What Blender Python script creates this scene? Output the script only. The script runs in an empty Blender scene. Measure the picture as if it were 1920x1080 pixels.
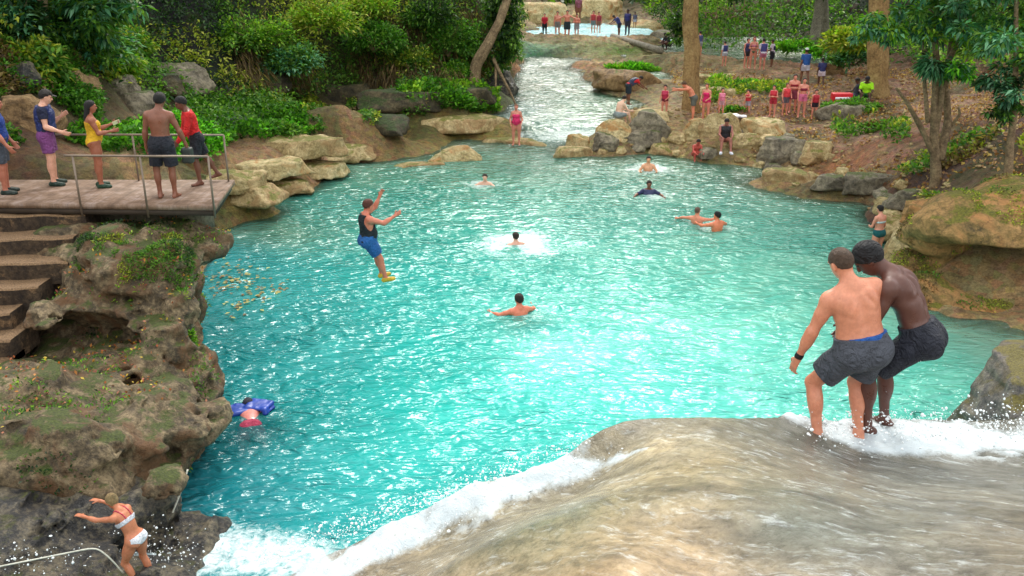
import bpy, math, random
import numpy as np
from mathutils import Vector, Matrix
R = math.radians
rng = np.random.default_rng(7)
random.seed(7)
scene = bpy.context.scene
COL = scene.collection

# ------------------------------------------------------------ camera mapping (photo pixels 1920x1080)
FPX, PITCH, CH = 1700.0, R(20.0), 7.3
CAM = np.array([0.0, 0.0, CH])
CP, SP = math.cos(PITCH), math.sin(PITCH)
def ray(px, py):
    a, b = (px-960)/FPX, -(py-540)/FPX
    return np.array([a, CP+b*SP, -SP+b*CP])
def G(px, py, z=0.0):
    r = ray(px, py); t = (z-CH)/r[2]; return CAM+r*t
def D(px, py, Y):
    r = ray(px, py); return CAM+r*(Y/r[1])
def depth_of(p):
    return p[1]*CP-(p[2]-CH)*SP
def proj(p):
    d = depth_of(p); up = p[1]*SP+(p[2]-CH)*CP
    return 960+FPX*p[0]/d, 540-FPX*up/d

# ------------------------------------------------------------ noise
def _h(ix, iy, iz, seed):
    n = (ix*73856093) ^ (iy*19349663) ^ (iz*83492791) ^ (seed*2654435761 & 0x7fffffff)
    n = n & 0x7fffffff
    n = (n ^ (n >> 13))*1274126177 & 0x7fffffff
    n = (n ^ (n >> 15))*668265263 & 0x7fffffff
    n = n ^ (n >> 11)
    return (n & 0xffff)/65535.0*2-1
def noise3(P, seed=0):
    P = np.asarray(P, float); i = np.floor(P).astype(np.int64); f = P-i; f = f*f*(3-2*f)
    out = 0
    for dx in (0, 1):
        wx = f[..., 0] if dx else 1-f[..., 0]
        for dy in (0, 1):
            wy = f[..., 1] if dy else 1-f[..., 1]
            for dz in (0, 1):
                wz = f[..., 2] if dz else 1-f[..., 2]
                out = out+wx*wy*wz*_h(i[..., 0]+dx, i[..., 1]+dy, i[..., 2]+dz, seed)
    return out
def fbm(P, oct=4, seed=0, gain=.5):
    P = np.asarray(P, float); a = 1; s = 0; t = 0
    for k in range(oct):
        s = s+a*noise3(P*2**k+17.3*k, seed+k); t += a; a *= gain
    return s/t
def ridge(P, oct=4, seed=0):
    P = np.asarray(P, float); a = 1; s = 0; t = 0
    for k in range(oct):
        s = s+a*(1-2*np.abs(noise3(P*2**k+9.1*k, seed+k))); t += a; a *= .5
    return s/t

class RBF:
    def __init__(self, pts, vals, c=1.0, lam=0.0, sc=(1, 1)):
        self.sc = np.array(sc, float); self.P = np.asarray(pts, float)*self.sc; V = np.asarray(vals, float)
        if V.ndim == 1: V = V[:, None]
        self.c = c; n = len(self.P)
        d = np.sqrt(((self.P[:, None]-self.P[None])**2).sum(-1)+c*c)
        A = np.zeros((n+1, n+1)); A[:n, :n] = d-lam*np.eye(n); A[:n, n] = 1; A[n, :n] = 1
        B = np.zeros((n+1, V.shape[1])); B[:n] = V
        self.W = np.linalg.lstsq(A, B, rcond=None)[0]
    def __call__(self, Q):
        Q = np.asarray(Q, float)*self.sc; out = np.empty((len(Q), self.W.shape[1]))
        for s in range(0, len(Q), 20000):
            q = Q[s:s+20000]
            d = np.sqrt(((q[:, None]-self.P[None])**2).sum(-1)+self.c**2)
            out[s:s+20000] = d@self.W[:-1]+self.W[-1]
        return out

# ------------------------------------------------------------ colours
def lin(c):
    c = np.asarray(c, float)/255.0
    return np.where(c <= .04045, c/12.92, ((c+.055)/1.055)**2.4)
def rgba(c):
    l = lin(c); return (float(l[0]), float(l[1]), float(l[2]), 1)

# ------------------------------------------------------------ mesh helpers
def mk(name, V, F, mat=None, parent=None, smooth=True, colors=None, floats=None, link=True):
    V = np.ascontiguousarray(V, dtype=np.float32); F = np.asarray(F, dtype=np.int32)
    me = bpy.data.meshes.new(name)
    me.vertices.add(len(V)); me.vertices.foreach_set('co', V.ravel())
    n, k = F.shape
    me.loops.add(n*k); me.loops.foreach_set('vertex_index', F.ravel())
    me.polygons.add(n); me.polygons.foreach_set('loop_start', np.arange(n, dtype=np.int32)*k)
    me.polygons.foreach_set('loop_total', np.full(n, k, np.int32))
    if smooth: me.polygons.foreach_set('use_smooth', np.ones(n, bool))
    me.update(calc_edges=True)
    if colors:
        for nm, c in colors.items():
            at = me.color_attributes.new(nm, 'FLOAT_COLOR', 'POINT')
            cc = np.ones((len(V), 4), np.float32); cc[:, :3] = c; at.data.foreach_set('color', cc.ravel())
    if floats:
        for nm, c in floats.items():
            at = me.attributes.new(nm, 'FLOAT', 'POINT'); at.data.foreach_set('value', np.asarray(c, np.float32))
    if mat: me.materials.append(mat)
    o = bpy.data.objects.new(name, me)
    if link: COL.objects.link(o)
    if parent: o.parent = parent
    return o
def tag(o, label=None, cat=None, group=None, kind=None):
    if label: o['label'] = label
    if cat: o['category'] = cat
    if group: o['group'] = group
    if kind: o['kind'] = kind
    return o
def empty(name, loc=(0, 0, 0), rz=0):
    o = bpy.data.objects.new(name, None); COL.objects.link(o); o.location = loc; o.rotation_euler = (0, 0, rz)
    o.empty_display_size = .1
    return o

class MB:
    """collects quads"""
    def __init__(s): s.V = []; s.F = []; s.n = 0
    def add(s, V, F):
        V = np.asarray(V, float); F = np.asarray(F, int)
        s.V.append(V); s.F.append(F+s.n); s.n += len(V)
    def box(s, c, h, rz=0, bev=0.0):
        c = np.array(c, float); hx, hy, hz = h
        if bev <= 0:
            v = np.array([[x, y, z] for x in (-hx, hx) for y in (-hy, hy) for z in (-hz, hz)])
            f = [[0, 1, 3, 2], [4, 6, 7, 5], [0, 4, 5, 1], [2, 3, 7, 6], [0, 2, 6, 4], [1, 5, 7, 3]]
        else:
            b = bev; v = []
            for z, i in ((-hz, b), (-hz+b, 0), (hz-b, 0), (hz, b)):
                v += [[-hx+i, -hy+i, z], [hx-i, -hy+i, z], [hx-i, hy-i, z], [-hx+i, hy-i, z]]
            v = np.array(v); f = [[3, 2, 1, 0], [12, 13, 14, 15]]
            for k in range(3):
                for j in range(4): a = k*4+j; b2 = k*4+(j+1) % 4; f.append([a, b2, b2+4, a+4])
        r = np.array([[math.cos(rz), -math.sin(rz), 0], [math.sin(rz), math.cos(rz), 0], [0, 0, 1]])
        s.add(v@r.T+c, f)
    def tube(s, pts, rad, n=10, cap=True, flute=0, rn=0.0, seed=0):
        pts = np.asarray(pts, float); m = len(pts); rad = np.broadcast_to(np.asarray(rad, float), (m,))
        T = np.gradient(pts, axis=0); T /= np.linalg.norm(T, axis=1)[:, None]+1e-9
        u = np.cross(T[0], [0, 0, 1]);
        if np.linalg.norm(u) < .1: u = np.cross(T[0], [0, 1, 0])
        u /= np.linalg.norm(u); V = []
        ang = np.arange(n)/n*2*math.pi
        for i in range(m):
            u = u-T[i]*np.dot(u, T[i]); u /= np.linalg.norm(u); w = np.cross(T[i], u)
            rr = rad[i]*(1+flute*np.cos(ang*5+.3*i*0)+.5*flute*np.cos(ang*9+1))
            ring = pts[i]+(np.cos(ang)*rr)[:, None]*u+(np.sin(ang)*rr)[:, None]*w
            if rn: 
                dirs = ring-pts[i]; ring = pts[i]+dirs*(1+rn*noise3(ring*3.1, seed))[:, None]
            V.append(ring)
        V = np.concatenate(V); F = []
        for i in range(m-1):
            for j in range(n):
                a = i*n+j; b = i*n+(j+1) % n; F.append([a, b, b+n, a+n])
        if cap:
            c0 = len(V); V = np.vstack([V, pts[0], pts[-1]])
            for j in range(0, n):
                F.append([c0, (j+1) % n, j, j]); F.append([c0+1, (m-1)*n+j, (m-1)*n+(j+1) % n, (m-1)*n+(j+1) % n])
        s.add(V, F)
    def build(s, name, mat, parent=None, smooth=False, **k):
        V = np.concatenate(s.V); F = np.concatenate(s.F)
        tri = F[:, 2] == F[:, 3]
        if tri.any():
            me = bpy.data.meshes.new(name)
            me.from_pydata(V.tolist(), [], [f[:3].tolist() if t else f.tolist() for f, t in zip(F, tri)])
            if smooth:
                me.polygons.foreach_set('use_smooth', np.ones(len(me.polygons), bool))
            me.materials.append(mat)
            o = bpy.data.objects.new(name, me); COL.objects.link(o)
            if parent: o.parent = parent
            return o
        return mk(name, V, F, mat, parent, smooth, **k)

# ------------------------------------------------------------ signed-distance modelling (surface nets)
def surface_nets(f, org, h):
    s = f < 0
    nx, ny, nz = f.shape
    c = s[:-1, :-1, :-1].astype(np.int8)
    cnt = np.zeros_like(c, dtype=np.int8)
    for dx in (0, 1):
        for dy in (0, 1):
            for dz in (0, 1):
                cnt += s[dx:nx-1+dx, dy:ny-1+dy, dz:nz-1+dz]
    act = (cnt > 0) & (cnt < 8)
    I = np.argwhere(act)
    if len(I) == 0: return np.zeros((0, 3)), np.zeros((0, 4), int)
    idx = np.full(act.shape, -1, np.int64); idx[act] = np.arange(len(I))
    acc = np.zeros((len(I), 3)); num = np.zeros(len(I))
    corners = [(a, b, c2) for a in (0, 1) for b in (0, 1) for c2 in (0, 1)]
    vals = {c2: f[I[:, 0]+c2[0], I[:, 1]+c2[1], I[:, 2]+c2[2]] for c2 in corners}
    for ax in range(3):
        for c2 in corners:
            if c2[ax] == 1: continue
            d = list(c2); d[ax] = 1; d = tuple(d)
            a, b = vals[c2], vals[d]
            m = (a < 0) != (b < 0)
            t = np.where(m, a/np.where(m, a-b, 1), 0)
            p = np.array(c2, float)[None].repeat(len(I), 0); p[:, ax] += t
            acc[m] += p[m]; num[m] += 1
    V = (I+acc/num[:, None])*h+org
    F = []
    for ax in range(3):
        a1, a2 = (ax+1) % 3, (ax+2) % 3
        lo = [slice(None)]*3; hi = [slice(None)]*3
        lo[ax] = slice(0, -1); hi[ax] = slice(1, None)
        for a in (a1, a2): lo[a] = slice(1, -1); hi[a] = slice(1, -1)
        A = s[tuple(lo)]; B = s[tuple(hi)]
        for sign, msk in ((1, A & ~B), (0, ~A & B)):
            E = np.argwhere(msk)
            if len(E) == 0: continue
            E[:, a1] += 1; E[:, a2] += 1
            def cell(d1, d2):
                q = E.copy(); q[:, a1] += d1; q[:, a2] += d2
                return idx[q[:, 0], q[:, 1], q[:, 2]]
            q = [cell(-1, -1), cell(0, -1), cell(0, 0), cell(-1, 0)]
            if not sign: q = q[::-1]
            F.append(np.stack(q, 1))
    F = np.concatenate(F) if F else np.zeros((0, 4), int)
    F = F[(F >= 0).all(1)]
    return V, F

class SDF:
    def __init__(s, h, pad=.06):
        s.h = h; s.prims = []; s.pad = pad
    def cone(s, a, b, ra, rb, k=.03, flat=False, op='u', sx=None):
        s.prims.append(('c', np.array(a, float), np.array(b, float), ra, rb, k, flat, op)); return s
    def ell(s, c, r, M=None, k=.03, op='u'):
        s.prims.append(('e', np.array(c, float), np.array(r, float), np.eye(3) if M is None else np.asarray(M, float), None, k, False, op)); return s
    def box(s, c, r, M=None, rd=.05, k=.03, op='u'):
        s.prims.append(('b', np.array(c, float), np.array(r, float), np.eye(3) if M is None else np.asarray(M, float), rd, k, False, op)); return s
    def bounds(s, p):
        if p[0] == 'c':
            return np.minimum(p[1]-p[3], p[2]-p[4]), np.maximum(p[1]+p[3], p[2]+p[4])
        e = np.abs(p[3])@p[2]*1.0
        return p[1]-e, p[1]+e
    def field(s, warp=None):
        B = [s.bounds(p) for p in s.prims if p[7] == 'u']
        lo = np.min([b[0] for b in B], 0)-s.pad-2*s.h; hi = np.max([b[1] for b in B], 0)+s.pad+2*s.h
        n = np.ceil((hi-lo)/s.h).astype(int)+1
        s.org = lo
        f = np.full(n, 1.0)
        ax = [lo[i]+np.arange(n[i])*s.h for i in range(3)]
        X = None
        for p in s.prims:
            k = p[5]; b0, b1 = s.bounds(p); m = k+s.pad+2*s.h
            i0 = np.clip(np.floor((b0-m-lo)/s.h).astype(int), 0, n-1); i1 = np.clip(np.ceil((b1+m-lo)/s.h).astype(int)+1, 1, n)
            sl = tuple(slice(i0[i], i1[i]) for i in range(3))
            gx, gy, gz = np.meshgrid(ax[0][sl[0]], ax[1][sl[1]], ax[2][sl[2]], indexing='ij')
            P = np.stack([gx, gy, gz], -1)
            if warp is not None: P = warp(P)
            if p[0] == 'c':
                a, b, ra, rb = p[1], p[2], p[3], p[4]
                ba = b-a; L2 = ba@ba+1e-12; t = np.clip(((P-a)@ba)/L2, 0, 1)
                d = np.linalg.norm(P-a-t[..., None]*ba, axis=-1)-(ra+(rb-ra)*t)
                if p[6]:
                    L = math.sqrt(L2); d = np.maximum(d, (P-b)@(ba/L))
            elif p[0] == 'e':
                q = (P-p[1])@p[3]; r = p[2]
                k0 = np.linalg.norm(q/r, axis=-1); k1 = np.linalg.norm(q/(r*r), axis=-1)
                d = k0*(k0-1)/np.maximum(k1, 1e-6)
                d = np.where(k0 < .05, -r.min(), d)
            else:
                q = np.abs((P-p[1])@p[3])-(p[2]-p[4])
                d = np.linalg.norm(np.maximum(q, 0), axis=-1)+np.minimum(q.max(-1), 0)-p[4]
            g = f[sl]
            if p[7] == 'u':
                hh = np.maximum(k-np.abs(d-g), 0)/k
                f[sl] = np.minimum(d, g)-hh*hh*k*.25
            else:
                d = -d; hh = np.maximum(k-np.abs(d-g), 0)/k
                f[sl] = np.maximum(d, g)+hh*hh*k*.25
        s.f = f; s.ax = ax
        return s
    def grid(s):
        gx, gy, gz = np.meshgrid(*s.ax, indexing='ij'); return np.stack([gx, gy, gz], -1)
    def mesh(s):
        return surface_nets(s.f, s.org, s.h)

# ------------------------------------------------------------ materials
def new_mat(name):
    m = bpy.data.materials.new(name); m.use_nodes = True; nt = m.node_tree; nt.nodes.clear()
    out = nt.nodes.new('ShaderNodeOutputMaterial'); b = nt.nodes.new('ShaderNodeBsdfPrincipled')
    nt.links.new(b.outputs[0], out.inputs[0])
    return m, nt, b, out
def nd(nt, t, **k):
    n = nt.nodes.new('ShaderNode'+t)
    for a, v in k.items():
        if a.startswith('i_'):
            key = a[2:]; key = int(key) if key.isdigit() else key.replace('_', ' ')
            n.inputs[key].default_value = v
        else: setattr(n, a, v)
    return n
def lk(nt, a, b): nt.links.new(a, b)
def ramp(nt, fac, stops):
    n = nt.nodes.new('ShaderNodeValToRGB'); e = n.color_ramp.elements
    while len(e) < len(stops): e.new(.5)
    for el, (p, c) in zip(e, stops): el.position = p; el.color = c if len(c) == 4 else (*c, 1)
    lk(nt, fac, n.inputs[0]); return n
def mixc(nt, f, a, b, mode='MIX'):
    n = nt.nodes.new('ShaderNodeMix'); n.data_type = 'RGBA'; n.blend_type = mode
    for s, v in ((0, f), (6, a), (7, b)):
        if hasattr(v, 'links'): lk(nt, v, n.inputs[s])
        else: n.inputs[s].default_value = v
    return n.outputs[2]
def noise_n(nt, vec, scale, detail=6, rough=.6, dist=0):
    n = nd(nt, 'TexNoise'); n.inputs['Scale'].default_value = scale; n.inputs['Detail'].default_value = detail
    n.inputs['Roughness'].default_value = rough; n.inputs['Distortion'].default_value = dist
    if vec is not None: lk(nt, vec, n.inputs['Vector'])
    return n
def bump_n(nt, h, strength, dist, normal=None):
    n = nd(nt, 'Bump'); n.inputs['Strength'].default_value = strength; n.inputs['Distance'].default_value = dist
    lk(nt, h, n.inputs['Height'])
    if normal is not None: lk(nt, normal, n.inputs['Normal'])
    return n.outputs[0]
def wpos(nt):
    g = nd(nt, 'NewGeometry'); return g.outputs['Position']
def wnz(nt):
    g = nd(nt, 'NewGeometry'); s = nd(nt, 'SeparateXYZ'); lk(nt, g.outputs['Normal'], s.inputs[0]); return s.outputs[2]

_mc = {}
def simple(name, c, rough=.6, var=.12, scale=8, bump=.0, metal=0, spec=.5, sub=0):
    key = (name, tuple(c), rough, var)
    if key in _mc: return _mc[key]
    m, nt, b, out = new_mat(name)
    tc = nd(nt, 'TexCoord'); n = noise_n(nt, tc.outputs['Object'], scale, 4)
    l = lin(c)
    r = ramp(nt, n.outputs[0], [(.3, tuple(np.clip(l*(1-var), 0, 1))), (.7, tuple(np.clip(l*(1+var), 0, 1)))])
    lk(nt, r.outputs[0], b.inputs['Base Color']); b.inputs['Roughness'].default_value = rough
    b.inputs['Metallic'].default_value = metal; b.inputs['Specular IOR Level'].default_value = spec
    if bump:
        n2 = noise_n(nt, tc.outputs['Object'], scale*6, 3); n3 = noise_n(nt, tc.outputs['Object'], scale*1.6, 3, .6, 2.0); lk(nt, bump_n(nt, n2.outputs[0], bump, .01, bump_n(nt, n3.outputs[0], min(1, bump*3), .09)), b.inputs['Normal'])
    _mc[key] = m; return m
def skin(c, wet=.35):
    key = ('skin', tuple(c))
    if key in _mc: return _mc[key]
    m, nt, b, out = new_mat('skin'); l = lin(c)
    tc = nd(nt, 'TexCoord'); n = noise_n(nt, tc.outputs['Object'], 5, 5, .65)
    r = ramp(nt, n.outputs[0], [(.3, tuple(np.clip(l*np.array([.86, .8, .78]), 0, 1))), (.55, tuple(l)), (.75, tuple(np.clip(l*np.array([1.08, 1.02, 1.0]), 0, 1)))])
    lk(nt, r.outputs[0], b.inputs['Base Color']); nr = noise_n(nt, tc.outputs['Object'], 9, 4, .7); rq = ramp(nt, nr.outputs[0], [(.35, (.25,)*3), (.6, (.6,)*3)]); lk(nt, rq.outputs[0], b.inputs['Roughness'])
    nb = noise_n(nt, tc.outputs['Object'], 26, 4, .7); rb = ramp(nt, nb.outputs[0], [(.4, (.9, .84, .82)), (.6, (1.06, 1.04, 1.03))]); cc_ = mixc(nt, .8, r.outputs[0], rb.outputs[0], 'MULTIPLY'); lk(nt, cc_, b.inputs['Base Color'])
    n2 = noise_n(nt, tc.outputs['Object'], 60, 3); lk(nt, bump_n(nt, n2.outputs[0], .15, .004), b.inputs['Normal'])
    if min(c) > 60:
        b.inputs['Subsurface Weight'].default_value = .12; b.inputs['Subsurface Radius'].default_value = (.02, .008, .004)
    _mc[key] = m; return m

def rock_mat(name, dark, mid, light, moss=None, mossamt=.5, wet=0, scale=1.0, stain=None, mossz=.35, strata=0.0):
    m, nt, b, out = new_mat(name); P = wpos(nt)
    n1 = noise_n(nt, P, 1.3*scale, 10, .68, .4)
    n2 = noise_n(nt, P, 7*scale, 8, .7)
    v = nd(nt, 'TexVoronoi', feature='DISTANCE_TO_EDGE'); v.inputs['Scale'].default_value = 2.2*scale
    nw = noise_n(nt, P, 2*scale, 4); 
    wv = nd(nt, 'VectorMath', operation='MULTIPLY_ADD'); lk(nt, nw.outputs[1], wv.inputs[0]); wv.inputs[1].default_value = (.8, .8, .8); lk(nt, P, wv.inputs[2])
    lk(nt, wv.outputs[0], v.inputs['Vector'])
    mx = nd(nt, 'Math', operation='MULTIPLY_ADD'); lk(nt, n2.outputs[0], mx.inputs[0]); mx.inputs[1].default_value = .5
    ml = nd(nt, 'Math', operation='MULTIPLY'); lk(nt, n1.outputs[0], ml.inputs[0]); ml.inputs[1].default_value = .5; lk(nt, ml.outputs[0], mx.inputs[2])
    r = ramp(nt, mx.outputs[0], [(.34, lin(dark)), (.47, lin(mid)), (.62, lin(light))])
    c = r.outputs[0]
    if stain:
        n4 = noise_n(nt, P, .8*scale, 5, .6, 1.0); rr = ramp(nt, n4.outputs[0], [(.5, (0, 0, 0)), (.62, (1, 1, 1))])
        c = mixc(nt, rr.outputs[0], c, rgba(stain))
    crk = ramp(nt, v.outputs['Distance'], [(0, (.35, .35, .35)), (.06, (1, 1, 1))])
    c = mixc(nt, .55, c, crk.outputs[0], 'MULTIPLY')
    if moss is not None:
        nz = wnz(nt); n3 = noise_n(nt, P, 1.7*scale, 9, .7, .3)
        a = nd(nt, 'Math', operation='MULTIPLY_ADD'); lk(nt, nz, a.inputs[0]); a.inputs[1].default_value = .35; lk(nt, n3.outputs[0], a.inputs[2])
        fr = ramp(nt, a.outputs[0], [(.95-mossamt*.5, (0, 0, 0)), (1.03-mossamt*.5, (1, 1, 1))])
        n5 = noise_n(nt, P, 22*scale, 4); l = lin(moss)
        mc = ramp(nt, n5.outputs[0], [(.3, tuple(l*.45)), (.7, tuple(np.clip(l*1.5, 0, 1)))])
        c = mixc(nt, fr.outputs[0], c, mc.outputs[0])
    lk(nt, c, b.inputs['Base Color'])
    b.inputs['Roughness'].default_value = .75-wet*.5
    b1 = bump_n(nt, n2.outputs[0], .8, .10/scale); 
    n6 = noise_n(nt, P, 28*scale, 4, .7); b2 = bump_n(nt, n6.outputs[0], .6, .03/scale, b1)
    lk(nt, bump_n(nt, v.outputs['Distance'], .25, .1, b2), b.inputs['Normal'])
    return m

# ------------------------------------------------------------ leaves
def leaf_mat(name, rough=.5, trans=.35):
    m, nt, b, out = new_mat(name)
    at = nd(nt, 'Attribute'); at.attribute_name = 'Col'
    lk(nt, at.outputs[0], b.inputs['Base Color']); b.inputs['Roughness'].default_value = rough
    b.inputs['Specular IOR Level'].default_value = .35
    t = nd(nt, 'BsdfTranslucent'); tcol = mixc(nt, 1.0, at.outputs[0], (1.3, 1.6, .5, 1), 'MULTIPLY'); lk(nt, tcol, t.inputs[0])
    mx = nd(nt, 'MixShader'); mx.inputs[0].default_value = trans
    lk(nt, b.outputs[0], mx.inputs[1]); lk(nt, t.outputs[0], mx.inputs[2]); lk(nt, mx.outputs[0], out.inputs[0])
    return m
def leaves_geo(base, dirs, nrm, L, W, fold=.15, droop=.15):
    """base (n,3) leaf bases; dirs unit; nrm approx leaf normal; L, W arrays"""
    n = len(base); L = np.broadcast_to(L, (n,))[:, None]; W = np.broadcast_to(W, (n,))[:, None]
    d = dirs/np.linalg.norm(dirs, axis=1)[:, None]
    s = np.cross(d, nrm); s /= np.linalg.norm(s, axis=1)[:, None]+1e-9
    u = np.cross(s, d)
    mid = base+d*L*.45
    tip = base+d*L-np.array([0, 0, 1])*L*droop
    a = mid+s*W*.5+u*W*fold; b = mid-s*W*.5+u*W*fold
    V = np.stack([base, a, tip, b], 1).reshape(-1, 3)
    k = np.arange(n)*4
    F = np.concatenate([np.stack([k, k+1, k+2], 1), np.stack([k, k+2, k+3], 1)])
    return V, F
def rand_dirs(n, r=rng):
    v = r.normal(size=(n, 3)); return v/np.linalg.norm(v, axis=1)[:, None]
def leaf_cloud(name, pts, out_dir, L, W, cols, mat, parent=None, spread=1.0, up=.3, droop=.2):
    """leaves at pts, pointing roughly along out_dir with random spread. cols (n,3) linear"""
    n = len(pts)
    d = out_dir+rand_dirs(n)*spread; d[:, 2] += up*0; d /= np.linalg.norm(d, axis=1)[:, None]
    nr = rand_dirs(n)*.6+np.array([0, 0, 1.0]); 
    V, F = leaves_geo(pts, d, nr, L, W, droop=droop)
    return mk(name, V, F, mat, parent, False, colors={'Col': np.repeat(cols, 4, 0)})
# ============================================================ terrain
ctl = []
def cg(z, *pp):
    for px, py in pp: ctl.append(G(px, py, z))
def cy(*pp):
    for px, py, Y in pp: ctl.append(D(px, py, Y))
def cw(*pp):
    for p in pp: ctl.append(np.array(p, float))
# shoreline of pool and river
SH_L = [(420, 388), (520, 366), (600, 336), (645, 303), (690, 272), (760, 264), (860, 258), (925, 245)]
SH_R = [(1120, 290), (1200, 286), (1290, 296), (1400, 308), (1440, 332), (1500, 347), (1570, 354), (1640, 390), (1672, 440), (1690, 500), (1720, 555), (1790, 590), (1920, 618)]
cg(.03, *SH_L); cg(.03, *SH_R)
# pool floor
for px, py in [(480, 420), (620, 380), (720, 330), (820, 345), (900, 300), (1000, 320), (1100, 330), (1200, 340), (1300, 350), (1400, 370), (1500, 400), (1590, 420), (1620, 500)]:
    p = G(px, py, 0); p[2] = -.7; ctl.append(p)
for px, py in [(450, 600), (700, 500), (700, 700), (1000, 500), (1000, 750), (1300, 500), (1300, 700), (1550, 600), (1700, 700), (900, 420), (1200, 420), (1850, 680)]:
    p = G(px, py, 0); p[2] = -2.2; ctl.append(p)
cw((-6, 8, -1.5), (-2, 6, -2), (3, 8, -2), (8, 9, -1.5), (-9, 11, -1), (14, 8, .5), (12, 12, -.4), (0, 0, -2), (-12, 3, 1.5), (16, 2, 3), (-9, 14, -.5), (-8, 17, -.5), (-10.5, 18, .3), (-7.2, 20, -1), (-7.6, 22, -.8), (-8, 24, -.6), (-7, 26, -.4))
# small river reach above the pool, rising from .35
RZ = .35
def lev(Y): return RZ+.062*max(0, Y-38.5)
def GL(px, py, d=0.0):
    z = .5
    for _ in range(25): z = .5*z+.5*(lev(G(px, py, z)[1])+d)
    return G(px, py, z)
for px, py in [(1010, 240), (1050, 215), (990, 200), (1080, 190), (1010, 160), (1060, 150), (1000, 125), (1110, 235), (1130, 205), (1045, 122), (1110, 180), (985, 225), (1020, 140), (990, 165), (975, 200), (985, 140), (1075, 145), (1090, 165), (1000, 112), (1040, 110)]:
    p = GL(px, py); p[2] -= .8; ctl.append(p)
for q in [(945, 222), (950, 190), (955, 160), (962, 132), (972, 110), (1158, 232), (1172, 212), (1135, 165), (1100, 140), (1082, 118)]: ctl.append(GL(*q, .15))
# right bank
cg(.35, (1180, 270), (1300, 280), (1400, 290), (1470, 325), (1560, 338), (1650, 372))
cg(.9, (1230, 232), (1300, 232), (1360, 225), (1480, 222), (1420, 240), (1530, 226), (1240, 205), (1160, 225))
cg(.65, (1500, 275), (1400, 265)); cg(.9, (1620, 300), (1560, 270)); cg(1.2, (1600, 215), (1650, 230), (1690, 330)); cg(.6, (1570, 325))
cg(1.3, (1755, 350), (1720, 300)); cg(1.7, (1700, 240), (1800, 310)); cg(2.2, (1890, 338), (1800, 240)); cg(2.8, (1900, 250)); cg(1.6, (1800, 372)); cg(2.0, (1900, 372))
cg(1.0, (1300, 190), (1250, 180)); cg(1.5, (1440, 190), (1380, 160)); cg(1.75, (1500, 160), (1545, 165), (1420, 135)); cg(1.5, (1350, 140)); cg(.8, (1180, 160)); cg(.5, (1230, 160))
cg(1.5, (1250, 125), (1250, 95)); cg(1.5, (1190, 112))
cy((1660, 130, 52), (1740, 140, 44), (1850, 160, 40), (1920, 180, 36), (1920, 60, 48), (1750, 60, 58), (1600, 60, 66), (1480, 60, 70))
# upper pool floor behind the group
for px, py in [(1330, 100), (1400, 100), (1450, 100), (1370, 90)]:
    p = G(px, py, 1.35); p[2] = .9; ctl.append(p)
cg(1.8, (1330, 72), (1400, 68), (1460, 75), (1300, 120))
# top pools
for px, py in [(985, 60), (1040, 62), (1100, 50), (1060, 45), (1150, 55)]:
    p = G(px, py, 2.0); p[2] = 1.6; ctl.append(p)
cg(2.1, (965, 82), (1000, 80), (1060, 78), (1120, 76), (1180, 74), (1230, 76)); cg(1.8, (990, 98), (1050, 98), (1100, 95))
cy((1000, 30, 82), (1100, 20, 85), (1200, 30, 84), (1000, 5, 95), (1150, 0, 98), (1250, 10, 90), (1350, 10, 90))
# left bank flats
cg(.7, (520, 320), (600, 285), (700, 245)); cg(.6, (800, 238), (880, 230)); cg(1.2, (430, 330)); cg(1.2, (560, 262), (470, 285)); cg(1.5, (640, 225)); cg(1.2, (760, 205), (860, 195)); cg(.9, (930, 195))
cy((450, 245, 34), (520, 215, 36), (380, 270, 28), (300, 240, 29), (250, 310, 22.5), (200, 330, 20.5), (150, 300, 21), (60, 310, 20), (0, 300, 20), (340, 330, 22))
cy((500, 150, 40), (600, 170, 42), (650, 110, 44), (800, 130, 45), (880, 130, 46.5), (930, 110, 49), (400, 160, 36), (300, 170, 32), (200, 190, 27), (100, 170, 24.5), (0, 150, 23))
cy((500, 30, 42), (650, 0, 45), (800, 0, 47), (900, 0, 49), (380, 40, 39), (250, 60, 36), (120, 40, 30), (0, 0, 27))
# far country
cw((-45, 30, 15), (-30, 60, 15), (-14, 60, 10), (-12, 80, 12), (-40, 100, 22), (-25, 20, 9), (-20, 8, 8), (-14, -10, 8), (20, -10, 8), (35, 20, 12), (30, 45, 8), (45, 70, 16), (25, 90, 9), (0, 120, 8), (20, 130, 10), (-30, 150, 24), (60, 150, 30), (0, 250, 30), (-120, 200, 45), (120, 200, 45), (0, 450, 50), (-200, 400, 55), (200, 400, 55), (-100, 50, 30), (100, 40, 30), (0, -30, 8), (22, 25, 4.2), (17, 20, 1.8), (10.5, 18.6, .0), (13, 17, .2), (9.3, 19.5, .2), (20, 12, 3), (12.5, 21.2, .9))
ctl = np.array(ctl)
T_rbf = RBF(ctl[:, :2], ctl[:, 2], c=.8, lam=.02)
def Tz(XY):
    XY = np.atleast_2d(XY); z = T_rbf(XY)[:, 0]
    P = np.column_stack([XY, np.zeros(len(XY))])
    d = np.clip(np.linalg.norm(XY, axis=1)/40, .4, 2)
    amp = np.clip((z+.3)*.6, .05, 1)*d
    z = z+amp*(.22*fbm(P*.45, 5, 3)+.17*ridge(P*1.3, 4, 5)+.05*ridge(P*3.7, 3, 6))+.04*fbm(P*4, 3, 8)
    return z
def hit(px, py, y0=8.0, y1=140.0):
    r = ray(px, py); Y = np.geomspace(y0, y1, 900); P = CAM+r*(Y/r[1])[:, None]
    z = Tz(P[:, :2]); b = np.where(P[:, 2] < z)[0]
    i = b[0] if len(b) else -1
    p = P[i].copy(); p[2] = z[i]; return p
ys = np.concatenate([np.linspace(-40, 1.5, 24), np.geomspace(2.5, 18, 90), np.geomspace(18.12, 100, 400), np.geomspace(101, 500, 60)])
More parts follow.
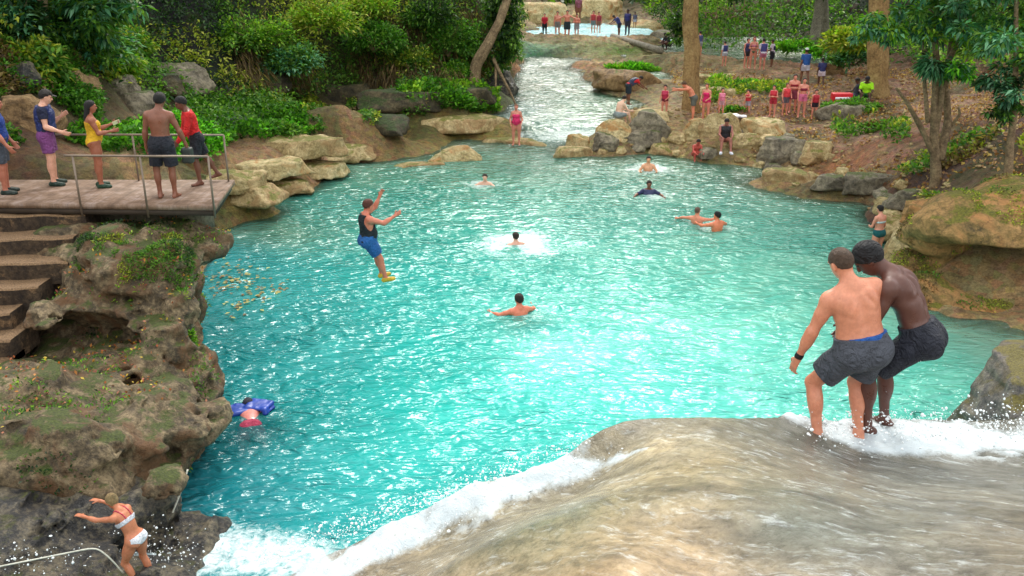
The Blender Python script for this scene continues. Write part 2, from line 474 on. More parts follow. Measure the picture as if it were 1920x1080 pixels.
us = np.linspace(-1, 1, 561); us = np.sign(us)*(np.abs(us)*.75+.25*np.abs(us)**3)
Yg, Ug = np.meshgrid(ys, us, indexing='ij')
Xg = Ug*(np.abs(Yg)*.85+14)
XY = np.column_stack([Xg.ravel(), Yg.ravel()]); Zt = Tz(XY)
ny, nx = Yg.shape
ii = (np.arange(ny-1)[:, None]*nx+np.arange(nx-1)[None]).ravel()
GF = np.stack([ii, ii+1, ii+nx+1, ii+nx], 1)
# surface colours of the land (soil, tufa, moss), interpolated between spots
kc = []
def kcol(c, *pp, z=None, Y=None):
    for q in pp:
        p = D(q[0], q[1], q[2]) if len(q) == 3 else G(q[0], q[1], .6)
        kc.append((p[0], p[1], *lin(c)))
SOIL = (176, 140, 110); TUFA = (186, 162, 112); OLIVE = (112, 106, 52); DKG = (52, 58, 32); TAN = (196, 158, 112); LIT = (150, 124, 96)
kcol(TUFA, (1180, 265), (1300, 260), (1400, 275), (1460, 330), (1560, 345), (1680, 480), (1790, 585), (1240, 240))
kcol(SOIL, (1480, 225), (1500, 260), (1600, 290), (1700, 240), (1660, 330), (1540, 210), (1440, 160), (1850, 300), (1900, 280), (1800, 230), (1430, 235), (1350, 230))
kcol((176, 124, 84), (1600, 305), (1580, 315)); kcol((120, 96, 80), (1880, 300), (1720, 355), (1640, 375))
kcol((150, 130, 84), (1380, 165), (1300, 150), (1250, 120), (1200, 100)); kcol((176, 132, 96), (1400, 135), (1340, 130), (1500, 165))
kcol((205, 185, 145), (1000, 80), (1100, 70), (1180, 72)); kcol((120, 150, 60), (1180, 130))
kcol(TAN, (540, 310), (600, 275), (650, 280), (450, 340)); kcol((165, 145, 78), (880, 235), (800, 245), (930, 240), (470, 370), (560, 355)); kcol((118, 100, 62), (700, 220), (760, 205), (640, 230), (860, 205))
kcol((84, 70, 44), (640, 236), (700, 226), (740, 215), (600, 245)); kcol(DKG, (500, 150, 40), (650, 110, 44), (800, 130, 45), (900, 120, 47), (400, 160, 36), (300, 170, 32), (100, 170, 24.5), (500, 30, 42), (800, 0, 47))
kcol((120, 90, 62), (0, 300, 20), (60, 250, 22), (30, 200, 22), (130, 320, 20)); kcol((200, 165, 120), (250, 320, 22.5), (200, 330, 20.5), (300, 330, 22))
kcol((150, 170, 130), (1000, 500), (700, 600), (1300, 600), (1000, 320), (620, 380), (1500, 420), (1040, 200), (1000, 140))
kcol((60, 62, 36), (1750, 60, 58), (1600, 60, 66), (1480, 60, 70), (1920, 60, 48), (1330, 20, 90))
for w in [(-40, 60), (40, 90), (0, 130), (-100, 200), (100, 200), (-25, 20), (40, 30), (0, 400)]: kc.append((*w, *lin((58, 62, 36))))
for q_ in [(1000, 84), (1060, 84), (1120, 82), (1180, 84), (1000, 100), (1080, 100), (1150, 105), (1230, 90), (1220, 130), (1240, 160)]: p_ = G(q_[0], q_[1], 1.9); kc.append((p_[0], p_[1], *lin((196, 172, 128))))
kc = np.array(kc); C_rbf = RBF(kc[:, :2], kc[:, 2:], c=.5)
def land_col(XY):
    c = np.clip(C_rbf(XY), .01, .75); P = np.column_stack([XY, np.zeros(len(XY))])
    n = fbm(P*.9, 4, 21)[:, None]; m = fbm(P*2.3, 4, 31)[:, None]
    c = c*(1+.45*n)
    litter = np.clip((m-.12)*5, 0, 1)*.35*(XY[:, 0] > 4)[:, None]
    c = c*(1-litter)+litter*lin((128, 78, 50))
    g = np.clip((fbm(P*.55, 4, 55)[:, None]-.10)*5, 0, 1)*.6
    c = c*(1-g)+g*lin((88, 96, 46))
    return np.clip(c, .01, .8)
m, nt, b, out = new_mat('earth_and_tufa')
at = nd(nt, 'Attribute'); at.attribute_name = 'Col'; P = wpos(nt)
n1 = noise_n(nt, P, 5, 8, .72); n2 = noise_n(nt, P, 22, 5, .7)
v = nd(nt, 'TexVoronoi'); v.inputs['Scale'].default_value = 5.5; lk(nt, P, v.inputs['Vector'])
r1 = ramp(nt, n1.outputs[0], [(.3, (.45, .42, .4)), (.5, (1, 1, 1)), (.7, (1.45, 1.4, 1.3))])
c = mixc(nt, 1, at.outputs[0], r1.outputs[0], 'MULTIPLY')
r2 = ramp(nt, n2.outputs[0], [(.35, (.55, .5, .45)), (.6, (1.1, 1.1, 1.1))]); c = mixc(nt, .8, c, r2.outputs[0], 'MULTIPLY')
hv = mixc(nt, .25, (1, 1, 1, 1), v.outputs['Color'], 'MULTIPLY'); c = mixc(nt, 1, c, hv, 'MULTIPLY')
lk(nt, c, b.inputs['Base Color']); b.inputs['Roughness'].default_value = .85
sx = nd(nt, 'Mapping'); sx.inputs['Scale'].default_value = (.5, .5, 6); lk(nt, P, sx.inputs[0]); ns_ = noise_n(nt, sx.outputs[0], 1.6, 6, .65, .4); b0_ = bump_n(nt, ns_.outputs[0], 1, .35)
b1 = bump_n(nt, n1.outputs[0], .9, .25, b0_); lk(nt, bump_n(nt, n2.outputs[0], .7, .08, b1), b.inputs['Normal'])
MAT_LAND = m
ter = mk('terrain', np.column_stack([XY, Zt]), GF, MAT_LAND, colors={'Col': land_col(XY)})
tag(ter, kind='structure')

# ============================================================ foreground falls rock (cascade lip)
fc = []
def fg(*pp):
    for px, py, z in pp: fc.append(G(px, py, z))
BROW = [(1960, 778, 3.40), (1800, 784, 3.38), (1640, 786, 3.40), (1500, 784, 3.50), (1350, 782, 3.62), (1230, 788, 3.6), (1140, 806, 3.5), (1075, 838, 3.32), (1000, 872, 3.15), (900, 905, 2.95), (800, 955, 2.7), (700, 1000, 2.45), (600, 1045, 2.2), (520, 1085, 1.95), (400, 1160, 1.6)]
fg(*BROW)
fg((1600, 830, 3.42), (1750, 830, 3.4), (1920, 850, 3.45), (1500, 840, 3.62), (1350, 850, 3.8), (1250, 850, 3.68), (1180, 865, 3.5), (1120, 880, 3.28), (1000, 920, 3.05), (900, 965, 2.85), (800, 1010, 2.6), (720, 1050, 2.45))
fg((1300, 900, 3.9), (1230, 890, 3.72), (1150, 930, 3.75), (1050, 960, 3.6), (950, 1000, 3.4), (1400, 950, 4.05), (1450, 1050, 4.15), (1250, 1000, 3.95), (1150, 1050, 4.0), (900, 1060, 3.35), (800, 1080, 3.0), (1600, 920, 3.9), (1600, 1050, 4.3), (1800, 950, 4.0), (1900, 1080, 4.5), (1000, 1080, 3.7), (1350, 1080, 4.05), (1750, 1080, 4.4))
fc += [np.array(q, float) for q in [(-2.2, 2.5, 2.2), (0, 1.5, 4.3), (3, 1.5, 5), (6, 2, 5.4), (9, 4, 5.2), (9, 7, 4.2), (0, -2, 5.3), (5, -3, 5.6), (-3, 0, 3.5), (12, 5, 6)]]
fc = np.array(fc); F_rbf = RBF(fc[:, :2], fc[:, 2], c=.3)
bl = np.array([G(px, py, z)[:2] for px, py, z in BROW])[::-1]
bl = np.vstack([bl[0]+[-4, -4], bl, [12, bl[-1][1]+.6]])
def pl_dist(Q, pl):
    """signed distance to polyline (x increasing): positive beyond (left of travel)"""
    best = np.full(len(Q), 1e9); sg = np.ones(len(Q))
    for a, c in zip(pl[:-1], pl[1:]):
        ba = c-a; t = np.clip(((Q-a)@ba)/(ba@ba), 0, 1); dv = Q-a-t[:, None]*ba; d = np.linalg.norm(dv, axis=1)
        cr = ba[0]*(Q[:, 1]-a[1])-ba[1]*(Q[:, 0]-a[0]); mm = d < best
        best[mm] = d[mm]; sg[mm] = np.sign(cr[mm])
    return best*sg
def FzD(Q):
    Q = np.atleast_2d(Q); z = F_rbf(Q)[:, 0]; d = pl_dist(Q, bl)
    P = np.column_stack([Q, Q[:, :1]*0])
    Pf = np.column_stack([Q[:, 0]*1.0+Q[:, 1]*.5, Q[:, 1]*.45-Q[:, 0]*.25, Q[:, 0]*0])
    z = z+.045*fbm(P*1.6, 4, 77)+.010*fbm(Pf*5, 3, 78)
    dd = np.maximum(d+.02+.05*noise3(P*2.5, 9), 0)
    z = z-(1.2*dd**2/(dd+.10)+1.4*dd)
    return z, d
fx = np.linspace(-5, 12, 560); fy = np.linspace(-3, 9.6, 470)
FX, FY = np.meshgrid(fx, fy); Q = np.column_stack([FX.ravel(), FY.ravel()])
FZ, FD = FzD(Q); FZ = np.maximum(FZ, -2)
n2_, n1_ = FX.shape
ii = (np.arange(n2_-1)[:, None]*n1_+np.arange(n1_-1)[None]).ravel(); FF = np.stack([ii, ii+1, ii+n1_+1, ii+n1_], 1)
# white water: along the chute on the left part of the lip and round the men's feet on the right
def wpl(pp): return np.array([G(px, py, z)[:2] for px, py, z in pp])
def chan(Q, pl, w):
    d = np.full(len(Q), 1e9)
    for (a, wa), (c, wb) in zip(zip(pl[:-1], w[:-1]), zip(pl[1:], w[1:])):
        ba = c-a; t = np.clip(((Q-a)@ba)/(ba@ba), 0, 1); dv = np.linalg.norm(Q-a-t[:, None]*ba, axis=1)/(wa+(wb-wa)*t)
        d = np.minimum(d, dv)
    return d
ch1 = chan(Q, wpl([(1215, 842, 3.6), (1120, 862, 3.35), (1040, 882, 3.15), (930, 925, 2.95), (800, 985, 2.65), (690, 1035, 2.4), (560, 1100, 2.1)]), [.04, .14, .26, .30, .30, .34, .5])
ch2 = chan(Q, wpl([(1480, 788, 3.5), (1570, 812, 3.45), (1660, 824, 3.42), (1760, 826, 3.42), (1860, 824, 3.43), (2000, 824, 3.45)]), [.10, .30, .42, .44, .44, .44])
P3 = np.column_stack([Q, FZ]); nn = fbm(P3*3.0, 4, 41); n3 = fbm(P3*9, 3, 43)
foam = np.maximum(1.12-ch1*.9, 1.1-ch2*.9)+.75*nn+.4*n3
foam = np.maximum(foam, np.clip((FD-.02)*5, 0, 1.3)*(.62+.9*nn)*((Q[:, 0] < .7) | (Q[:, 0] > 2.2)))
foam = np.clip(foam, 0, 1)
FZ = FZ+.035*foam*(1+n3+nn)
rc = [(1300, 870, 3.8, (172, 150, 96)), (1250, 870, 3.7, (190, 168, 118)), (1150, 950, 3.7, (160, 146, 98)), (1000, 1000, 3.5, (156, 144, 98)), (1400, 800, 3.6, (124, 122, 98)), (1600, 900, 3.9, (138, 132, 110)), (1800, 900, 3.9, (130, 124, 104)), (1700, 1050, 4.4, (132, 126, 108)), (1450, 1000, 4.1, (122, 124, 106)), (1300, 960, 4, (176, 150, 100)), (1330, 1060, 4, (170, 140, 92)), (900, 1070, 3.3, (165, 142, 98)), (1550, 850, 3.6, (120, 114, 100)), (1100, 815, 3.4, (132, 120, 92)), (1900, 1000, 4.3, (132, 120, 98)), (-3000, 900, 2, (90, 90, 70))]
rp = np.array([[*G(a, b2, z)[:2], *lin(c)] for a, b2, z, c in rc]); rcol = np.clip(RBF(rp[:, :2], rp[:, 2:], c=.2)(Q), .08, .6)
# elongated variation along the flow
ang = R(55); fl = np.column_stack([Q[:, 0]*math.cos(ang)+Q[:, 1]*math.sin(ang), (-Q[:, 0]*math.sin(ang)+Q[:, 1]*math.cos(ang))])
rcol = rcol*(1+.35*fbm(np.column_stack([fl[:, 0]*5, fl[:, 1]*1.6, fl[:, 0]*0]), 4, 61)[:, None]+.3*fbm(P3*1.3, 4, 62)[:, None])
gr_ = rcol.mean(1, keepdims=True); rcol = np.clip((rcol*.62+gr_*.38)*.76, .02, .6)
m, nt, b, out = new_mat('wet_tufa_under_thin_water')
P = wpos(nt); at = nd(nt, 'Attribute'); at.attribute_name = 'Col'; af = nd(nt, 'Attribute'); af.attribute_name = 'foam'
mp0 = nd(nt, 'Mapping'); mp0.inputs['Rotation'].default_value = (0, 0, R(42)); lk(nt, P, mp0.inputs[0])
mp = nd(nt, 'Mapping'); mp.inputs['Scale'].default_value = (1.5, 4.2, 2); lk(nt, mp0.outputs[0], mp.inputs[0])
dn = noise_n(nt, P, 1.2, 3); dv = nd(nt, 'VectorMath', operation='MULTIPLY_ADD'); lk(nt, dn.outputs[1], dv.inputs[0]); dv.inputs[1].default_value = (.9, 1.6, 0); lk(nt, mp.outputs[0], dv.inputs[2])
st = noise_n(nt, dv.outputs[0], 1.6, 8, .72); st2 = noise_n(nt, dv.outputs[0], 6, 6, .7)
fn = noise_n(nt, P, 26, 5, .75)
pa_ = noise_n(nt, P, 1.5, 8, .7, .6); rp_ = ramp(nt, pa_.outputs[0], [(.38, (.78, .80, .76)), (.52, (1.03, 1.03, 1.0)), (.64, (1.2, 1.16, 1.04))])
c = mixc(nt, .9, at.outputs[0], rp_.outputs[0], 'MULTIPLY')
r1 = ramp(nt, st.outputs[0], [(.32, (.78, .77, .75)), (.5, (1, 1, 1)), (.66, (1.15, 1.15, 1.15))]); c = mixc(nt, .6, c, r1.outputs[0], 'MULTIPLY')
r2 = ramp(nt, st2.outputs[0], [(.35, (.8, .8, .8)), (.6, (1.12, 1.12, 1.12))]); c = mixc(nt, .6, c, r2.outputs[0], 'MULTIPLY')
vo = nd(nt, 'TexVoronoi', feature='SMOOTH_F1'); vo.inputs['Scale'].default_value = 2.4; lk(nt, dv.outputs[0], vo.inputs['Vector']); rv = ramp(nt, vo.outputs['Distance'], [(.1, (.6, .58, .52)), (.5, (1.3, 1.28, 1.2))]); c = mixc(nt, .7, c, rv.outputs[0], 'MULTIPLY'); fp = noise_n(nt, P, 16, 6, .75); rfp = ramp(nt, fp.outputs[0], [(.38, (.6, .58, .55)), (.55, (1.1, 1.1, 1.1))]); c = mixc(nt, .7, c, rfp.outputs[0], 'MULTIPLY')  # voronoi edges put caustic-like light lines into the rock colour
# thin streaks of aerated water
sa = nd(nt, 'Math', operation='MULTIPLY'); lk(nt, st.outputs[0], sa.inputs[0]); lk(nt, st2.outputs[0], sa.inputs[1])
rs = ramp(nt, sa.outputs[0], [(.27, (0, 0, 0)), (.42, (.5, .5, .5))])
fsum = nd(nt, 'Math', operation='MULTIPLY_ADD'); lk(nt, fn.outputs[0], fsum.inputs[0]); fsum.inputs[1].default_value = .6; lk(nt, af.outputs['Fac'], fsum.inputs[2])
rf = ramp(nt, fsum.outputs[0], [(.55, (0, 0, 0)), (1.15, (1, 1, 1))])
mxf = nd(nt, 'Math', operation='MAXIMUM'); lk(nt, rs.outputs[0], mxf.inputs[0]); lk(nt, rf.outputs[0], mxf.inputs[1])
c = mixc(nt, mxf.outputs[0], c, (.60, .67, .70, 1)); lk(nt, c, b.inputs['Base Color'])
rr = ramp(nt, mxf.outputs[0], [(0, (.16,)*3), (1, (.6,)*3)]); lk(nt, rr.outputs[0], b.inputs['Roughness'])
b1 = bump_n(nt, st.outputs[0], .45, .08); b2 = bump_n(nt, st2.outputs[0], .5, .02, b1); lk(nt, bump_n(nt, fn.outputs[0], .5, .015, b2), b.inputs['Normal'])
MAT_FALL = m
fr = mk('cascade_rock', np.column_stack([Q, FZ]), FF, MAT_FALL, colors={'Col': rcol}, floats={'foam': foam})
tag(fr, 'smooth tan rock dome with thin water streaming over it beside the two men', 'rock')
def Fz(x, y): 
    z, d = FzD(np.array([[x, y]])); return float(z[0])

# ============================================================ water
MAT_W = None
def water_mat():
    m, nt, b, out = new_mat('milky_turquoise_water')
    P = wpos(nt); at = nd(nt, 'Attribute'); at.attribute_name = 'Col'; af = nd(nt, 'Attribute'); af.attribute_name = 'foam'; ac = nd(nt, 'Attribute'); ac.attribute_name = 'clear'
    mp = nd(nt, 'Mapping'); mp.inputs['Rotation'].default_value = (0, 0, R(-20)); mp.inputs['Scale'].default_value = (1, 1.8, 1); lk(nt, P, mp.inputs[0])
    a = noise_n(nt, mp.outputs[0], 1.7, 1.0, .5, .9); b_ = noise_n(nt, mp.outputs[0], 4.0, 1.5, .5, .8); c_ = noise_n(nt, P, 11, 2, .5)
    fn = noise_n(nt, P, 7, 8, .8, .5)
    cl = noise_n(nt, P, .5, 5, .6, .6)
    rc = ramp(nt, cl.outputs[0], [(.35, (.72, .90, .91)), (.5, (1, 1, 1)), (.65, (1.45, 1.13, 1.12))]); col = mixc(nt, 1, at.outputs[0], rc.outputs[0], 'MULTIPLY')
    fs = nd(nt, 'Math', operation='ADD'); lk(nt, fn.outputs[0], fs.inputs[0]); lk(nt, af.outputs['Fac'], fs.inputs[1])
    rf = ramp(nt, fs.outputs[0], [(.66, (0, 0, 0)), (1.05, (1, 1, 1))]); 
    col = mixc(nt, rf.outputs[0], col, (.82, .9, .9, 1)); lk(nt, col, b.inputs['Base Color'])
    rr = ramp(nt, rf.outputs[0], [(0, (.12,)*3), (.6, (.6,)*3)]); lk(nt, rr.outputs[0], b.inputs['Roughness'])
    b.inputs['IOR'].default_value = 1.36
    pt_ = noise_n(nt, P, .22, 4, .6, .8); ps_ = ramp(nt, pt_.outputs[0], [(.36, (.35,)*3), (.62, (1,)*3)])
    n1 = bump_n(nt, a.outputs[0], 1, .27); n2 = bump_n(nt, b_.outputs[0], 1, .09, n1)
    for q_ in (n1, n2): lk(nt, ps_.outputs[0], q_.node.inputs['Strength']); n3 = bump_n(nt, c_.outputs[0], .3, .02, n2)
    lk(nt, n3, b.inputs['Normal'])
    tr = nd(nt, 'BsdfTransparent'); lk(nt, mixc(nt, .5, (1, 1, 1, 1), at.outputs[0]), tr.inputs[0])
    inv = nd(nt, 'Math', operation='SUBTRACT'); inv.inputs[0].default_value = 1; lk(nt, rf.outputs[0], inv.inputs[1])
    f = nd(nt, 'Math', operation='MULTIPLY'); lk(nt, inv.outputs[0], f.inputs[0]); lk(nt, ac.outputs['Fac'], f.inputs[1])
    mx = nd(nt, 'MixShader'); lk(nt, f.outputs[0], mx.inputs[0]); lk(nt, b.outputs[0], mx.inputs[1]); lk(nt, tr.outputs[0], mx.inputs[2]); lk(nt, mx.outputs[0], out.inputs[0])
    return m
MAT_W = water_mat()
SWIM = []   # (px, py, radius m, strength) foam around swimmers
def build_water():
    ys = np.concatenate([np.linspace(3, 12, 60), np.geomspace(12.1, 66, 480)])
    us = np.linspace(-1, 1, 520); Yg, Ug = np.meshgrid(ys, us, indexing='ij'); Xg = Ug*(Yg*.62+5)
    Q = np.column_stack([Xg.ravel(), Yg.ravel()])
    P0 = np.column_stack([Q, Q[:, :1]*0])
    # falls line into the river reach
    a, c = G(930, 262, 0)[:2], G(1150, 268, 0)[:2]; ba = (c-a)/np.linalg.norm(c-a); nrm = np.array([-ba[1], ba[0]])
    s = (Q-a)@nrm; z = RZ*np.clip(s/2.2, 0, 1)+.062*np.maximum(Q[:, 1]-38.5, 0)*(s > 1.5)
    rap = np.exp(-((s-1.0)/1.4)**2)*np.exp(-((Q[:, 0]-G(1085, 262, 0)[0])/1.7)**2)
    z = z+.036*noise3(P0*np.array([.9, 1.3, 1])+.5*noise3(P0*.7, 2)[:, None], 12)+.022*noise3(P0*np.array([2.2, 3.4, 1]), 14)+.06*rap*fbm(P0*4, 3, 13)
    wk = [(400, 470, (0, 128, 132)), (380, 600, (0, 132, 136)), (400, 880, (0, 112, 122)), (350, 980, (4, 116, 126)), (500, 950, (4, 132, 138)), (520, 620, (0, 142, 142)), (600, 500, (4, 146, 140)), (600, 800, (0, 150, 148)), (700, 650, (10, 162, 156)), (800, 800, (22, 178, 168)), (700, 900, (12, 160, 156)),
          (900, 500, (40, 172, 158)), (850, 650, (30, 180, 168)), (1000, 650, (86, 205, 190)), (1100, 750, (70, 205, 190)), (1000, 780, (50, 192, 180)), (1200, 600, (96, 205, 186)), (1350, 600, (100, 205, 184)), (1400, 720, (100, 208, 190)), (1450, 500, (88, 178, 156)), (1300, 450, (78, 172, 152)), (1100, 450, (72, 176, 158)), (1550, 450, (74, 158, 140)),
          (800, 400, (36, 146, 130)), (600, 400, (40, 136, 122)), (700, 300, (88, 140, 118)), (850, 330, (70, 144, 122)), (950, 350, (64, 150, 128)), (1050, 330, (84, 146, 124)), (1200, 330, (80, 146, 126)), (1400, 340, (92, 142, 122)), (1550, 380, (90, 140, 118)), (1450, 400, (72, 152, 132)),
          (1800, 620, (98, 148, 128)), (1850, 680, (84, 150, 132)), (1750, 700, (78, 176, 156)), (1700, 640, (90, 170, 150)), (500, 440, (76, 130, 112)), (450, 400, (60, 120, 104)), (1050, 230, (96, 138, 116)), (1100, 205, (96, 132, 108)), (1000, 230, (120, 150, 140)), (720, 270, (100, 138, 112))]
    k = np.array([[*G(x, y, 0)[:2], *lin(cc)] for x, y, cc in wk]); colr = np.clip(RBF(k[:, :2], k[:, 2:], c=1)(Q), .0, .9); colr = np.clip(colr*np.array([.98, .90, .90])+.012, 0, .9)
    t = Tz(Q); dep = z-t
    rr_ = fbm(P0*np.array([.9, 1.6, 1]), 4, 91); foam = .24*rap+.0*s
    foam = foam+.16*np.exp(-((s-.6)/1.2)**2)*(np.abs(Q[:, 0]-3) < 3.5)
    foam = foam+.16*np.clip(rr_*3, 0, 1)*(Q[:, 1] > 50)
    # milky froth below the cascade on the near left
    base = wpl([(300, 1040, 0), (420, 1030, 0), (520, 1040, 0), (640, 1075, 0)]); bd = chan(Q, base, [.8, .7, .6, .6])
    foam = foam+.36*np.clip(1.35-bd, 0, 1)
    for px, py, rad, st in SWIM:
        p = G(px, py, 0); foam = foam+st*np.exp(-(((Q-p[:2])/rad)**2).sum(1))*(.75+1.1*fbm(P0*1.7, 3, int(px)))
    # slight extra whiteness over the middle of the pool
    foam = foam+.07*np.exp(-((Q[:, 0]-G(1130, 450, 0)[0])/3.5)**2-((Q[:, 1]-24)/7)**2)
    clear = np.clip(.78-dep*1.5, .07, .7)
    for px, py, rad, st in CLEARS:
        p = G(px, py, 0); clear = np.maximum(clear, st*np.exp(-(((Q-p[:2])/rad)**2).sum(1)))
    fe = np.clip(1-np.abs(dep-.02)/.05, 0, 1); foam = foam+.16*fe
    w = mk('pool_water', np.column_stack([Q, z]), np.stack([(i := (np.arange(len(ys)-1)[:, None]*len(us)+np.arange(len(us)-1)[None]).ravel()), i+1, i+len(us)+1, i+len(us)], 1), MAT_W, colors={'Col': colr}, floats={'foam': foam, 'clear': clear})
    tag(w, kind='structure')
def flat_water(name, pp, z, col, clear=.1, foam=0.0):
    P = np.array([G(px, py, z) for px, py in pp]); lo, hi = P.min(0), P.max(0)
    xs = np.linspace(lo[0], hi[0], 60); ys = np.linspace(lo[1], hi[1], 60); X, Y = np.meshgrid(xs, ys); Q = np.column_stack([X.ravel(), Y.ravel(), np.full(X.size, z)])
    Q[:, 2] += .01*fbm(Q*2, 2, 5)
    ii = (np.arange(59)[:, None]*60+np.arange(59)[None]).ravel()
    cc = np.repeat(lin(col)[None], len(Q), 0)
    tag(mk(name, Q, np.stack([ii, ii+1, ii+61, ii+60], 1), MAT_W, colors={'Col': cc}, floats={'foam': np.full(len(Q), foam), 'clear': np.full(len(Q), clear)}), kind='structure')
# ============================================================ rocks and cliffs
M_TUFA = rock_mat('tufa', (92, 76, 46), (170, 146, 98), (222, 200, 152), (118, 116, 46), .34, 0, 1.3, (168, 134, 90))
M_TUFAY = rock_mat('yellow_tufa', (104, 88, 56), (184, 162, 112), (228, 210, 162), (118, 118, 48), .22, 0, 1.4, (188, 142, 88))
M_GREY = rock_mat('grey_rock', (58, 54, 46), (118, 108, 90), (170, 158, 132), (86, 96, 44), .3, 0, 1.0)
M_CLIFF = rock_mat('dark_cliff_rock', (26, 21, 16), (92, 78, 56), (172, 150, 114), (72, 82, 26), .32, 0, 1.5, (112, 80, 50))
M_GREYW = rock_mat('mossy_wet_rock', (34, 32, 36), (92, 86, 84), (150, 140, 124), (110, 100, 40), .42, .3, 1.6, (96, 84, 60))
M_WET = rock_mat('wet_black_rock', (10, 12, 18), (46, 44, 44), (136, 124, 100), (70, 72, 32), .2, .7, 1.7)
M_JUNGLE = rock_mat('jungle_rock', (26, 24, 18), (70, 62, 42), (120, 106, 74), (56, 74, 24), .42, 0, .5)
M_BOULD = rock_mat('mossy_boulder', (60, 54, 30), (140, 112, 62), (206, 158, 100), (112, 108, 28), .36, 0, .9, (196, 140, 84))
M_BROWN = rock_mat('brown_rock', (70, 52, 34), (134, 104, 68), (184, 150, 104), (100, 110, 40), .22, 0, 1.0)
def noisy(s, amp, freq, seed, oct=5, rg=.5, an=(1, 1, 1)):
    m = np.abs(s.f) < amp*3.5+.05
    I = np.argwhere(m); P = np.stack([s.ax[i][I[:, i]] for i in range(3)], 1)*np.array(an)
    n = (1-rg)*fbm(P*freq, oct, seed)-rg*ridge(P*freq*.8, oct-1, seed+50)*.8
    s.f[m] += amp*n
    return s
def rock(name, px, py, z, r, mat, label, cat='boulder', seed=0, h=None, amp=None, rz=0, parts=(), group=None, tilt=0):
    """boulder sitting where the photo pixel meets height z; r half sizes"""
    p = G(px, py, z); r = np.array(r, float); z_ = float(Tz(p[None, :2])[0])
    if z_+.3*r[2] > z and py > 100 and z < 2.2: p = hit(px, py+6); p[2] += .28*r[2]
    h = h or max(r.max()/24, .02); amp = amp or r.mean()*.28
    s = SDF(h, pad=amp*1.5)
    M = np.array(Matrix.Rotation(rz, 3, 'Z')@Matrix.Rotation(tilt, 3, 'Y'))
    s.box((0, 0, 0), r*.92, M, rd=r.min()*.45, k=r.min()*.3)
    lr = np.random.default_rng(seed+100)
    for i in range(3):
        o = M@((lr.random(3)*2-1)*r*np.array([.6, .5, .35])); s.ell(o, r*(.45+.3*lr.random(3)), M, k=r.min()*.4)
    for q in parts: s.ell(q[0], q[1], k=r.min()*.4)
    s.field()
    m = np.abs(s.f) < r.min()*.9+.1; I = np.argwhere(m); P = np.stack([s.ax[i][I[:, i]] for i in range(3)], 1); f = s.f[m]
    for i in range(9):
        n = lr.normal(size=3); n[2] = abs(n[2])*.8+.05; n /= np.linalg.norm(n); e = np.linalg.norm((M.T@n)*r)
        f = np.maximum(f, P@n-e*lr.uniform(.62, .88)-.05*noise3(P*2/r.mean(), seed+i)*r.mean())
    s.f[m] = f
    noisy(s, amp*.75, 1.3/r.mean(), seed+3, 6, .65, (1, 1, 2.2))
    V, F = s.mesh(); o = mk(name, V, F, mat); o.location = p
    return tag(o, label, cat, group)

